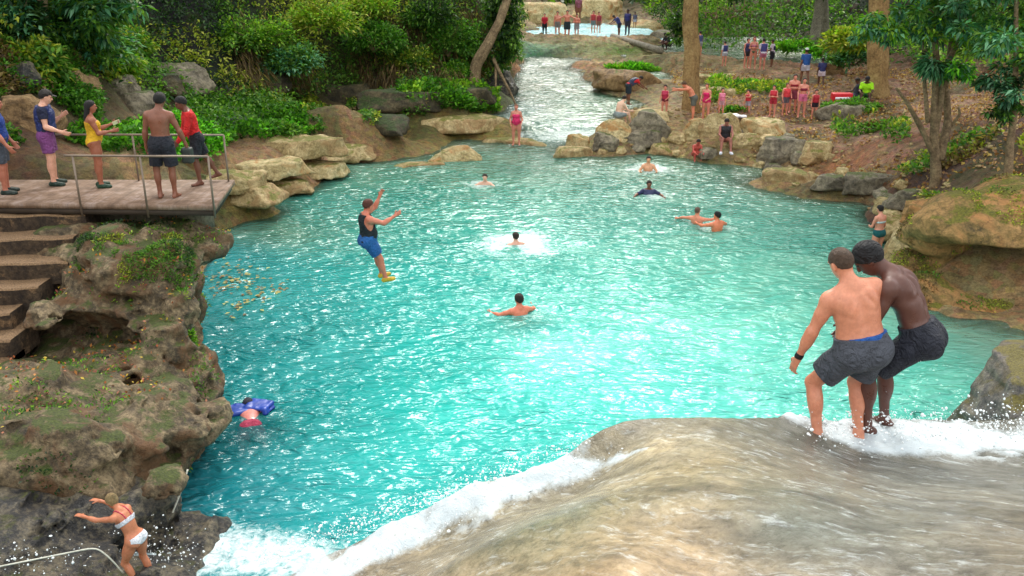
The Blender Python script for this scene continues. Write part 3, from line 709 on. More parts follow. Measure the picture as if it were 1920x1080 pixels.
def cliff_left():
    s = SDF(.055, pad=.35)
    def e(px, py, Y, r, k=.25, op='u'): s.ell(D(px, py, Y), r, k=k, op=op)
    def bx(px, py, Y, r, rd=.2, k=.25, rz=0): s.box(D(px, py, Y), r, np.array(Matrix.Rotation(rz, 3, 'Z')), rd, k)
    e(215, 455, 17.0, (2.2, 1.3, .45)); e(230, 540, 17.4, (1.6, 1.3, 1.15)); e(300, 470, 16.6, (.42, .7, .5)); e(270, 470, 17.4, (.6, .7, .45))
    e(245, 505, 15.7, (1.15, .95, .62)); e(300, 520, 15.4, (.55, .7, .55))
    e(215, 560, 15.1, (1.0, .8, .22), .15); e(250, 600, 14.9, (.95, .7, .16), .12); e(130, 590, 14.6, (.65, .6, .14), .12); e(310, 560, 15.0, (.45, .6, .25), .15)
    e(210, 650, 15.9, (1.6, .8, 1.0)); e(330, 650, 15.2, (.42, .6, 1.0)); e(322, 560, 15.5, (.34, .55, .95)); e(335, 640, 14.9, (.28, .5, .8)); e(308, 720, 14.3, (.4, .6, .45))
    s.box((-6.9, 12.6, .15), (1.95, 2.1, .62), np.array(Matrix.Rotation(.12, 3, 'Z')), .35, .3)
    s.box((-9.3, 11.9, .4), (1.6, 1.6, .8), None, .5, .5); s.box((-7.4, 14.6, .2), (1.2, 1.0, .6), None, .4, .4)
    e(362, 785, 12.3, (.42, .5, .22), .15); e(270, 730, 13.2, (.8, .8, .35)); e(90, 750, 12.4, (1.0, .8, .42)); e(300, 840, 11.6, (.45, .5, .25)); e(170, 830, 11.4, (1.1, .7, .32))
    e(200, 712, 13.7, (1.2, .6, .5)); e(305, 680, 14.0, (.5, .6, .6)); e(60, 800, 12.0, (.9, .7, .6)); e(280, 790, 12.2, (.7, .5, .34), .1); e(130, 745, 13.0, (.6, .5, .42), .1)
    e(60, 860, 10.8, (1.3, .8, .5)); e(240, 900, 10.5, (.85, .4, .22), .12)
    # hollows
    e(150, 635, 14.3, (1.25, .8, .34), .12, 's'); e(250, 640, 14.5, (.6, .6, .2), .1, 's'); e(246, 702, 13.35, (.22, .5, .16), .08, 's'); e(312, 905, 10.55, (.5, .8, .30), .1, 's'); e(120, 655, 14.1, (.5, .5, .22), .1, 's')
    e(360, 850, 11.3, (.6, .55, .30), .1, 's')
    s.field(warp=lambda P: P+.16*np.stack([noise3(P*1.1, 5), noise3(P*1.1, 6), noise3(P*1.6, 7)], -1))
    noisy(s, .26, 1.5, 11, 6, .75, (1, .8, 2.0))
    mm = np.abs(s.f) < .35; I = np.argwhere(mm); Pq = np.stack([s.ax[i][I[:, i]] for i in range(3)], 1); s.f[mm] += .30*np.maximum(noise3(Pq*2.3, 71)-.30, 0)+.22*np.maximum(noise3(Pq*np.array([4.5, 4.5, 7]), 72)-.25, 0)
    V, F = s.mesh(); P = V
    fine = .035*fbm(P*7, 4, 91)
    o = mk('rock_cliff', V+np.column_stack([fine, fine, fine]), F, M_CLIFF)
    tag(o, 'pitted dark cliff with mossy hump and hollows dropping from the platform to the pool', 'cliff')
    s = SDF(.04, pad=.25)
    s.ell(D(40, 1000, 9.9), (1.1, .6, .30), k=.12); s.ell(D(150, 985, 10.0), (.6, .45, .30), k=.1); s.ell(D(275, 965, 10.4), (.35, .4, .42), k=.1); s.ell(D(120, 1060, 9.3), (.6, .35, .22), k=.1); s.ell(D(250, 1110, 9.0), (.55, .4, .20), k=.1); s.ell(D(-60, 1030, 9.4), (1.2, .8, .5), k=.15); s.ell(D(130, 935, 10.5), (1.1, .35, .24), k=.08); s.ell(D(20, 1090, 8.9), (.6, .35, .2), k=.1)
    s.ell(D(200, 1010, 9.8), (.3, .3, .12), k=.08, op='s'); s.box((-5.6, 9.7, -.45), (1.7, 1.1, .45), None, .3, .2)
    s.field(warp=lambda P: P+.12*np.stack([noise3(P*1.6, 15), noise3(P*1.6, 16), noise3(P*2, 17)], -1)); noisy(s, .26, 2.4, 31, 6, .8, (1,1,1.5))
    V, F = s.mesh(); o = mk('wet_rock', V, F, M_WET); tag(o, 'low black wet rocks under the blonde woman in the white bikini', 'rock')
cliff_left()
def boulder_right():
    s = SDF(.055, pad=.3)
    def e(px, py, Y, r, k=.25, op='u'): s.ell(D(px, py, Y), r, k=k, op=op)
    e(1890, 425, 19.8, (1.9, 1.2, .62)); e(1960, 400, 20.2, (1.6, 1.2, .8)); e(1780, 430, 20.0, (.8, .8, .42)); e(1830, 410, 20.2, (.9, .9, .5)); e(1740, 440, 20.5, (.5, .7, .35))
    e(1900, 510, 20.9, (2.0, .8, 1.2)); e(1760, 510, 20.5, (.7, .5, .8)); e(2040, 500, 20, (1.4, 1.3, 1.6))
    e(1860, 575, 19.3, (2.1, .9, .30)); e(1740, 545, 19.7, (.6, .7, .35)); e(1990, 600, 18.9, (1.6, 1.1, .3)); e(1700, 500, 20.8, (.4, .6, .4))
    e(1900, 500, 18.5, (2.3, 1.5, .42), .12, 's'); e(1760, 490, 19.4, (.6, .55, .30), .12, 's'); e(1890, 545, 18.4, (1.5, .5, .16), .1, 's')
    s.field(warp=lambda P: P+.15*np.stack([noise3(P*1.0, 25), noise3(P*1.0, 26), noise3(P*1.5, 27)], -1)); noisy(s, .22, 1.3, 41, 6, .65, (.8, .8, 2.4))
    V, F = s.mesh(); o = mk('overhanging_boulder', V, F, M_BOULD); tag(o, 'huge mossy tan boulder with a dark overhang above the water behind the two men', 'boulder')
boulder_right()
rock('rock', 1945, 770, .75, (1.25, 1.2, .8), M_GREYW, 'wet dark rock with mossy top rising beside the white water right of the two men', 'rock', 5, h=.05)
RL = [
 (470, 362, .12, (1.1, .8, .26), M_TUFA, 'low mossy tan rock at the water just off the platform corner'),
 (545, 350, .1, (.9, .6, .2), M_TUFA, 'olive streaked rock halfway along the tan left ledge'),
 (595, 318, .2, (1.3, .8, .2), M_TUFAY, 'pale tan slab in the middle of the left ledge'),
 (640, 288, .2, (1.4, .8, .24), M_TUFA, 'rounded mossy end of the left ledge'),
 (500, 315, .5, (1.6, 1.0, .2), M_TUFAY, 'flat bare sandy slab above the left waterline'),
 (560, 275, .9, (2.0, 1.0, .28), M_TUFA, 'upper mossy ledge behind the tan slabs of the left bank'),
 (860, 232, .5, (2.8, 1.0, .26), M_TUFA, 'long low olive ledge at the waterline under the ivy'),
 (720, 232, .6, (1.6, .9, .3), M_JUNGLE, 'brown ledge at the inner end of the sheltered inlet'),
 (430, 345, .6, (1.0, .7, .3), M_TUFA, 'tan stone right behind the platform railing corner'),
 (855, 293, .1, (1.05, .5, .36), M_TUFAY, 'jagged yellow rock standing alone in the turquoise water'),
 (775, 312, -.05, (1.2, .35, .13), M_TUFA, 'flat barely submerged rock beside the jagged yellow one'),
 (975, 270, -.05, (1.9, .6, .16), M_TUFA, 'low wet shelf the woman in the pink swimsuit stands on'),
 (1075, 288, .05, (.95, .5, .26), M_TUFA, 'flat rock at the foot of the small white rapids'),
 (1085, 265, .3, (.7, .5, .3), M_TUFAY, 'tan rock at the right edge of the small rapids'),
 (1135, 268, .3, (.55, .5, .36), M_GREY, 'small grey rock between the rapids and the seated pale man'),
 (1148, 247, .5, (.7, .6, .42), M_TUFAY, 'golden rock under the seated pale man'),
 (1215, 240, .6, (1.0, .7, .62), M_GREY, 'dark grey boulder below the man in the red shirt'),
 (1210, 262, .25, (1.1, .5, .34), M_GREY, 'dark low rock at the waterline below the grey boulder'),
 (1215, 214, .8, (1.0, .5, .2), M_TUFAY, 'flat pale slab behind the grey boulder'),
 (1306, 247, .5, (.55, .45, .46), M_TUFAY, 'squarish tan block with a dark hole beside the seated person in black'),
 (1352, 245, .5, (.9, .5, .62), M_TUFA, 'smooth upright rock behind the seated person in black'),
 (1425, 242, .7, (1.2, .6, .35), M_TUFAY, 'layered yellow ledge right of the seated person in black'),
 (1400, 265, .4, (.7, .4, .3), M_TUFA, 'crumbly tan rock below the layered yellow ledge'),
 (1462, 288, .35, (.95, .6, .5), M_GREY, 'sloping grey green boulder on the right shore'),
 (1530, 287, .5, (.8, .5, .4), M_TUFA, 'blocky pale rock next to the sloping grey green boulder'),
 (1480, 330, .1, (.95, .45, .28), M_TUFA, 'low yellowish rock at the right waterline'),
 (1560, 340, .1, (.8, .4, .22), M_GREY, 'flat grey rock along the right waterline'),
 (1625, 345, .4, (1.2, .5, .3), M_GREY, 'long grey green rock near the forked tree'),
 (1690, 470, .2, (.5, .6, .45), M_TUFAY, 'knobbly yellow rock right of the woman in teal shorts'),
 (1675, 425, .4, (.45, .5, .35), M_TUFA, 'small tan rock at the shore behind the woman in teal shorts'),
 (1740, 400, .9, (.9, .6, .35), M_BOULD, 'mossy rock between the forked tree and the overhanging boulder'),
 (1700, 372, .9, (.7, .4, .25), M_GREY, 'grey rock at the foot of the forked tree'),
 (1110, 97, 1.2, (1.6, 1.0, .6), M_BROWN, 'large brown rock below the far swimmers'),
 (1012, 92, 1.4, (1.6, .8, .28), M_BROWN, 'dark flat slab in the stream below the far pool'),
 (1240, 72, 1.9, (1.6, 1.0, .5), M_GREY, 'green grey rock left of the thick trunk'),
 (1165, 150, .7, (2.1, 1.1, .45), M_BROWN, 'brown rock island carrying the bright green ferns'),
 (1562, 137, 2.0, (.65, .5, .5), M_BROWN, 'mustard coloured block beside the walkers in blue vests'),
 (1590, 208, 1.2, (1.3, .7, .32), M_GREY, 'low mossy mound the person in lime sits on'),
 (1330, 150, 1.5, (1.6, .7, .22), M_TUFA, 'layered flat rock right of the thick trunk'),
 (1345, 172, 1.3, (1.5, .6, .22), M_TUFA, 'lower step of the layered rock right of the thick trunk'),
 (1000, 30, 2.6, (3.0, 1.5, 1.0), M_TUFAY, 'sunlit yellow bank behind the far pool'),
 (1120, 22, 2.9, (3.0, 1.5, .9), M_TUFAY, 'pale sunlit slope behind the far pool'),
 (1205, 48, 2.4, (2.0, 1.0, .6), M_TUFAY, 'white tan rock beside the far people in navy vests'),
 (640, 180, 2.4, (2.2, 1.0, .5), M_JUNGLE, 'dark overhanging rock low on the jungle cliff'),
 (760, 190, 1.9, (2.2, 1.1, .4), M_JUNGLE, 'shaded rock shelf under the jungle cliff, over the sheltered inlet'),
 (870, 180, 1.9, (1.6, 1.0, .35), M_JUNGLE, 'mossy rock shelf at the far end of the jungle cliff'),
 (935, 160, 2.2, (1.0, 1.0, .8), M_WET, 'blackish rock under the leaning tree at the stream'),
 (300, 165, 4.0, (.9, .6, .35), M_JUNGLE, 'grey mossy rock above the heads on the platform'),
 (215, 165, 4.2, (.7, .5, .3), M_GREY, 'pale weathered rock behind the woman in yellow'),
 (20, 150, 4.6, (.55, .5, .32), M_WET, 'blue black pile of stone above the man at the platform edge'),
 (480, 160, 3.2, (1.2, .8, .4), M_JUNGLE, 'shadowed rock above the fern slope'),
]
for i, (px, py, z, r, mt, lab) in enumerate(RL):
    if py < 60 or (py < 200 and px < 960):
        p = hit(px, py+6); z = p[2]; q = p
        o = rock('rock' if max(r) < 1.2 else 'boulder', px, py, 1, r, mt, lab, 'rock', i*7+11, rz=(i*37 % 7-3)*.12)
        o.location = p+np.array([0, .4, 0.1])
    else:
        rock('rock' if max(r) < 1.2 else 'boulder', px, py, z, r, mt, lab, 'rock', i*7+11, rz=(i*37 % 7-3)*.12)
lr_ = np.random.default_rng(44)
for k, (px, py) in enumerate([(1130, 288), (1165, 284), (1195, 280), (1240, 284), (1268, 290), (1322, 292), (1388, 300), (1425, 312), (1446, 322), (1520, 338), (1600, 352), (1655, 368), (1668, 398), (1680, 412), (1700, 520), (1735, 560), (1440, 270), (1500, 300), (1545, 300), (1580, 325), (1385, 250), (1270, 262), (1240, 265), (1480, 262), (1690, 350), (1720, 372), (1660, 390)]):
    r_ = lr_.uniform(.16, .42)*np.array([1.2, .9, .6]); p_ = hit(px, py)
    o_ = rock('stone', px, py, p_[2], r_, [M_TUFA, M_TUFAY, M_GREY][k % 3], 'small rough stone lying along the right shore of the pool', 'stone', 300+k, h=.03, rz=k, group='small stones along the right shore'); o_.location = p_+[0, 0, r_[2]*.3]
for k, (px, py, Y_, r, lab) in enumerate([(40, 215, 22.0, (.9, .5, .5), 'craggy brown outcrop on the slope left of the cap wearing man'), (135, 150, 24.5, (.6, .5, .4), 'small brown outcrop above the head of the cap wearing man'), (255, 190, 27.5, (1.1, .6, .45), 'weathered grey outcrop above the woman in yellow'), (330, 140, 34, (1.3, .8, .6), 'pale grey outcrop below the dark hollow of the hillside')]):
    o_ = rock('boulder', px, py, 1, r, [M_BROWN, M_BROWN, M_GREY, M_GREY][k], lab, 'rock', 400+k, rz=k); o_.location = hit(px, py+15)+[0, .2, .1]
# loose stones on the bank, too many to count
def pebbles():
    V = []; F = []; n = 0; lr = np.random.default_rng(3)
    base = np.array([[1, 0, 0], [-1, 0, 0], [0, 1, 0], [0, -1, 0], [0, 0, 1], [0, 0, -1]], float)
    s = SDF(.35, .2).ell((0, 0, 0), (1, 1, 1)).field(); bv, bf = s.mesh(); bv /= np.linalg.norm(bv, axis=1).max()
    spots = []
    for k in range(900):
        px, py = lr.uniform(1080, 1930), lr.uniform(200, 400)
        spots.append((px, py))
    P = np.array([G(a, b2, .8) for a, b2 in spots]); z = Tz(P[:, :2])
    for p, zz in zip(P, z):
        if zz < .12: continue
        sz = lr.uniform(.04, .13)*np.array([1, lr.uniform(.6, 1.1), lr.uniform(.35, .7)])
        v = bv*(1+.22*noise3(bv*1.7+p*3, 4))[:, None]*sz; v = v+np.array([p[0], p[1], zz+sz[2]*.2]); V.append(v); F.append(bf+n); n += len(v)
    o = mk('gravel', np.concatenate(V), np.concatenate(F), M_TUFA); tag(o, kind='stuff')
pebbles()

# ============================================================ viewing platform, railings, steps
def deck():
    z = 3.0; t = empty('viewing_platform', G(200, 360, z)); o0 = np.array(t.location)
    tag(t, 'weathered plank platform on the left bank with five people standing on it', 'platform')
    A, B, C_, E = G(-160, 379, z), G(404, 386, z), G(440, 337, z), G(-160, 337, z)
    m, nt, b, out = new_mat('weathered_boards'); P = wpos(nt)
    w = nd(nt, 'TexWave'); w.bands_direction = 'X'; w.inputs['Scale'].default_value = 1.1; w.inputs['Distortion'].default_value = .3; lk(nt, P, w.inputs[0])
    n = noise_n(nt, P, 3, 7, .7); mpn = nd(nt, 'Mapping'); mpn.inputs['Scale'].default_value = (20, 1, 1); lk(nt, P, mpn.inputs[0]); ng = noise_n(nt, mpn.outputs[0], 2, 5)
    r = ramp(nt, n.outputs[0], [(.3, lin((84, 62, 46))), (.5, lin((128, 102, 82))), (.7, lin((160, 140, 130)))])
    r2 = ramp(nt, w.outputs[0], [(.0, (.35,)*3), (.08, (1,)*3)]); c = mixc(nt, .3, r.outputs[0], r2.outputs[0], 'MULTIPLY')
    r3 = ramp(nt, ng.outputs[0], [(.35, (.8,)*3), (.6, (1.1,)*3)]); c = mixc(nt, .8, c, r3.outputs[0], 'MULTIPLY')
    lk(nt, c, b.inputs['Base Color']); b.inputs['Roughness'].default_value = .7; lk(nt, bump_n(nt, n.outputs[0], .3, .02), b.inputs['Normal'])
    dark = simple('dark_timber', (62, 50, 40), .8, .3, 3)  # dark brown timber for the beams under the deck edge
    def prism(name, q, z0, z1, mat):
        mb = MB(); q = np.array(q)[:, :2]; V = [[x, y, z0] for x, y in q]+[[x, y, z1] for x, y in q]
        mb.add(np.array(V)-o0, [[3, 2, 1, 0], [4, 5, 6, 7], [0, 1, 5, 4], [1, 2, 6, 5], [2, 3, 7, 6], [3, 0, 4, 7]])
        return mb.build(name, mat, t)
    prism('deck', [A, B, C_, E], z-.09, z, m)
    i = lambda P_, dx, dy: P_+np.array([dx, dy, 0])
    prism('edge_beam', [i(A, 0, .03), i(B, -.06, .03), i(B, -.06, .17), i(A, 0, .17)], z-.20, z-.092, dark)
    prism('side_beam', [i(B, -.2, .18), i(B, -.05, .18), i(C_, -.06, -.05), i(C_, -.2, -.05)], z-.20, z-.092, dark)
    conc = rock_mat('stained_concrete', (60, 56, 44), (104, 98, 78), (140, 130, 104), (74, 84, 36), .5, 0, 1.4)
    q = [G(150, 400, 2.75), G(350, 402, 2.75)]
    prism('abutment', [i(q[0], 0, .4), i(q[1], 0, .4), i(q[1], 0, 1.5), i(q[0], 0, 1.5)], 2.0, z-.202, conc)
    metal = simple('galvanised_rail', (128, 112, 98), .45, .2, 6, metal=.3)
    def rail(pp, label, tops, hz=.95, mid=None):
        r_ = empty('railing', pp[0]); tag(r_, label, 'railing', None); o1 = np.array(r_.location)
        for p, top in zip(pp, tops):
            mb = MB(); mb.tube([np.array(p)-o1-[0, 0, .22], np.array(top)-o1], .020, 8); mb.build('post', metal, r_, True)
        mb = MB(); mb.tube([np.array(x)-o1 for x in mid], .021, 8); mb.build('top_rail', metal, r_, True)
    Yf = G(277, 386, z)[1]
    pb = [G(153, 384, z), G(277, 385, z), G(402, 386, z)]; pb = [p-[0, .04, 0] for p in pb]; tp = [p+[0, 0, .93] for p in pb]
    rail(pb, 'front metal railing of the platform, bare posts facing the pool', tp, mid=[tp[0]-[.15, 0, 0]]+tp)
    pb = [G(112, 338, z), G(262, 338, z), G(430, 339, z)]; pb = [p+[0, -.05, 0] for p in pb]; tp = [p+[0, 0, .95] for p in pb]
    rail(pb, 'rear metal railing behind the people on the platform', tp, mid=tp)
    # steps
    st = empty('staircase', (-8.6, 15, 1.2)); tag(st, 'worn curving stone steps descending from the platform beside the mossy cliff', 'steps'); o2 = np.array(st.location)
    sm = rock_mat('tan_top_steps', (26, 20, 16), (62, 48, 36), (104, 84, 62), (142, 112, 80), .82, 0, 1.6)  # upward faces tinted tan, risers stay dark brown
    for k in range(7):
        zt = 2.78-.30*k; Y0 = 16.42-.5*k+.0; xr = [-8.0, -8.05, -7.95, -8.3, -8.6, -8.4, -8.4][k]; xs = np.linspace(-12, xr, 22)
        yf = Y0-.10*(xs-xr)**2*.5-.03*k*(xr-xs)+.03*noise3(np.column_stack([xs*2, xs*0+k, xs*0]), 3)
        V = []; Fq = []; lay = [(yf+.9, zt, 0), (yf+.03, zt, .0), (yf, zt-.03, 0), (yf+.02, zt-.42, 0), (yf+.9, zt-.42, 0)]
        for y, zz, _ in lay: V += [[x, yy, zz+.012*math.sin(x*7+k)] for x, yy in zip(xs, y)]
        n = len(xs)
        for a in range(5):
            b2 = (a+1) % 5
            for j in range(n-1): Fq.append([a*n+j, a*n+j+1, b2*n+j+1, b2*n+j])
        mb = MB(); mb.add(np.array(V)-o2, np.array(Fq)[:, ::-1]); V2 = [[l[0][-1], l[1]] for l in lay]
        mb.add(np.array([[xr, a, b2] for a, b2 in V2])-o2, [[0, 1, 2, 4], [2, 3, 4, 4]])
        mb.build('step', sm, st)
deck()
# ============================================================ vegetation
M_LEAF = leaf_mat('leaf'); M_BARK = rock_mat('bark', (70, 54, 38), (124, 102, 74), (170, 146, 110), (90, 98, 50), .1, 0, 2.0)
M_BARKP = rock_mat('pale_bark', (96, 74, 44), (150, 118, 72), (186, 156, 104), None, 0, 0, 1.6)
M_BARKG = rock_mat('grey_bark', (80, 74, 64), (132, 124, 108), (176, 168, 150), (90, 96, 50), .1, 0, 2.0)
GREENS = {'bright': [(118, 160, 40), (90, 140, 36), (150, 182, 60)], 'mid': [(84, 126, 42), (64, 108, 40), (108, 142, 54)], 'dark': [(40, 70, 32), (30, 58, 30), (58, 84, 36)],
          'blue': [(88, 144, 104), (128, 176, 140), (52, 104, 78)], 'yellow': [(150, 158, 50), (122, 140, 40), (176, 176, 74)], 'brown': [(110, 88, 56), (86, 70, 44), (132, 112, 74)], 'fern': [(96, 170, 40), (128, 196, 56), (66, 130, 34)], 'ivy': [(74, 126, 36), (100, 152, 48), (52, 98, 32)]}
def pal(name, n, lr, mixn=None, w=None, keyn=None):
    A = lin(GREENS[name]); c = A[lr.integers(0, len(A), n)]
    if mixn is not None:
        B = lin(GREENS[mixn]); c2 = B[lr.integers(0, len(B), n)]; c = np.where((w > lr.random(n))[:, None], c2, c)
    return np.clip(c*lr.uniform(.5, 1.5, (n, 1)), 0, .8)
def surf_pts(pxr, pyr, n, lr, clump=.6, thr=-.1, seed=0):
    """points on the land seen in a photo region"""
    r = []
    P = np.column_stack([lr.uniform(*pxr, n), lr.uniform(*pyr, n)])
    return P
# --- undergrowth carpets on the slopes: leaves scattered over world areas
_TG = ter.data
def land_samples(mask_fn, n, lr):
    """random points on the land mesh where mask_fn(x, y) is true; density even per area of land"""
    V = np.column_stack([XY, Zt]); q = V[GF]; ce = q.mean(1); ok = mask_fn(ce)
    q = q[ok]; a = np.linalg.norm(np.cross(q[:, 2]-q[:, 0], q[:, 3]-q[:, 1]), axis=1)*.5
    i = lr.choice(len(q), n, p=a/a.sum()); u, v = lr.random(n)[:, None], lr.random(n)[:, None]; q = q[i]
    P = q[:, 0]*(1-u)*(1-v)+q[:, 1]*u*(1-v)+q[:, 2]*u*v+q[:, 3]*(1-u)*v
    N = np.cross(q[:, 2]-q[:, 0], q[:, 3]-q[:, 1]); N /= np.linalg.norm(N, axis=1)[:, None]
    return P, N
def inpix(ce, poly):
    d = ce[:, 1]*CP-(ce[:, 2]-CH)*SP; d = np.maximum(d, .1); up = ce[:, 1]*SP+(ce[:, 2]-CH)*CP
    x = 960+FPX*ce[:, 0]/d; y = 540-FPX*up/d; ins = np.zeros(len(ce), bool); j = len(poly)-1
    for i in range(len(poly)):
        xi, yi = poly[i]; xj, yj = poly[j]
        c = ((yi > y) != (yj > y)) & (x < (xj-xi)*(y-yi)/((yj-yi) or 1e-9)+xi); ins ^= c; j = i
    return ins
def carpet(name, label, mask, n, L, W, thick, colf, seed, spread=.8, hang=.0, thr=-.25, fr=.35):
    lr = np.random.default_rng(seed); P, N = land_samples(mask, n, lr)
    cl = fbm(P*fr, 4, seed+1); keep = cl > thr; P, N, cl = P[keep], N[keep], cl[keep]
    lift = lr.random(len(P))**1.3*thick*(1+1.6*np.clip(cl, -.3, .6)*1.5+.5)
    P = P+N*lift[:, None]; d = N*.6+np.array([0, 0, .3-hang])+np.array([0, -.25, 0])
    sz = lr.uniform(.6, 1.3, len(P))
    o = leaf_cloud(name, P, d, L*sz, W*sz, colf(P, cl, lr), M_LEAF, spread=spread)
    tag(o, label, kind='stuff'); return o
def mixpal(P, lr, seed, a='mid', b='bright', c='dark', f=.35, bias=0):
    n1 = fbm(P*f, 3, seed); n2 = fbm(P*f*.8, 3, seed+9)
    col = pal(a, len(P), lr)
    B = pal(b, len(P), lr); C_ = pal(c, len(P), lr)
    wb = np.clip((n1-.05+bias)*4, 0, 1); wc = np.clip((n2-.02)*4, 0, 1)
    r1 = lr.random(len(P)); col = np.where((r1 < wc)[:, None], C_, col); col = np.where((lr.random(len(P)) < wb)[:, None], B, col)
    return col
LW = [(-300, -80), (955, -80), (975, 60), (935, 150), (880, 165), (760, 175), (600, 180), (520, 235), (430, 265), (330, 230), (250, 200), (150, 120), (70, 105), (-300, 80)]
carpet('undergrowth', None, lambda ce: inpix(ce, LW) | ((ce[:, 0] < -8) & (ce[:, 1] > 30) & (ce[:, 1] < 75) & (ce[:, 2] > 5) & (ce[:, 0] > -35)), 270000, .18, .09, .6, lambda P, cl, lr: mixpal(P, lr, 5, 'mid', 'yellow', 'dark', .3, -.02), 11, .9, .3, -.42)
carpet('creeper_ground_cover', None, lambda ce: inpix(ce, [(345, 190), (480, 175), (580, 215), (600, 250), (500, 262), (440, 262), (385, 300), (330, 300), (215, 290), (120, 265), (130, 235), (240, 240)]), 34000, .17, .10, .22, lambda P, cl, lr: mixpal(P, lr, 15, 'ivy', 'fern', 'mid', .5, .05), 12, .7, 0, -.35)
carpet('mound_creeper', None, lambda ce: inpix(ce, [(570, 185), (800, 180), (800, 215), (740, 232), (640, 228), (570, 262), (520, 262)]), 15000, .17, .08, .2, lambda P, cl, lr: mixpal(P, lr, 19, 'mid', 'yellow', 'brown', .6, .0), 23, .8, .3, -.12, .6)
carpet('bank_ferns', None, lambda ce: inpix(ce, [(-60, 60), (160, 60), (180, 250), (60, 260), (-60, 330)]), 22000, .15, .07, .2, lambda P, cl, lr: mixpal(P, lr, 18, 'mid', 'ivy', 'brown', .6, .0), 22, .8, .1, -.02, .6)
carpet('ivy_ground_cover', None, lambda ce: inpix(ce, [(750, 170), (840, 165), (925, 175), (935, 215), (890, 212), (800, 200), (745, 192)]), 7000, .24, .13, .3, lambda P, cl, lr: mixpal(P, lr, 25, 'ivy', 'bright', 'mid', .5, .05), 13, .7, 0, -.1)
carpet('brown_hanging_vines', None, lambda ce: inpix(ce, [(420, 40), (930, 20), (935, 130), (860, 175), (620, 175), (440, 180)]), 16000, .5, .035, .5, lambda P, cl, lr: pal('brown', len(P), lr), 14, .35, 1.4, -.1)
carpet('leaf_litter', None, lambda ce: inpix(ce, [(1250, 130), (1930, 130), (1930, 380), (1700, 360), (1640, 335), (1440, 300), (1300, 230)]) , 16000, .13, .09, .02, lambda P, cl, lr: np.clip(lin([(150, 104, 70), (180, 136, 92), (126, 84, 58), (196, 160, 112)])[lr.integers(0, 4, len(P))]*lr.uniform(.7, 1.2, (len(P), 1)), 0, .8), 16, 1.6, 0, -.1, .6)
RW = [(1330, -60), (1960, -60), (1960, 150), (1850, 130), (1700, 120), (1640, 110), (1560, 90), (1470, 78), (1330, 50)]
carpet('forest_undergrowth', None, lambda ce: inpix(ce, RW) | ((ce[:, 0] > 12) & (ce[:, 1] > 60) & (ce[:, 1] < 100)), 90000, .34, .16, .7, lambda P, cl, lr: mixpal(P, lr, 35, 'mid', 'bright', 'dark', .25, -.02), 17, .9, .1, -.4)
carpet('weeds', None, lambda ce: inpix(ce, [(1560, 200), (1700, 225), (1720, 300), (1850, 250), (1930, 250), (1930, 340), (1760, 370), (1690, 320), (1560, 250)]), 6500, .2, .09, .14, lambda P, cl, lr: mixpal(P, lr, 45, 'mid', 'yellow', 'brown', .5), 18, .8, 0, .12, .5)
carpet('bank_grass', None, lambda ce: inpix(ce, [(1330, 150), (1480, 160), (1440, 200), (1330, 195)]), 5000, .2, .08, .16, lambda P, cl, lr: mixpal(P, lr, 48, 'mid', 'bright', 'yellow', .5), 19, .8, 0, .0, .5)
def far_slopes():
    lr = np.random.default_rng(77)
    carpet('distant_forest', None, lambda ce: (ce[:, 1] > 86) & (ce[:, 1] < 170) & (np.abs(ce[:, 0]) < 75), 60000, 1.0, .5, 2.6, lambda P, cl, lr: mixpal(P, lr, 65, 'mid', 'bright', 'dark', .08), 27, 1.0, 0, -.3, .12)
far_slopes()
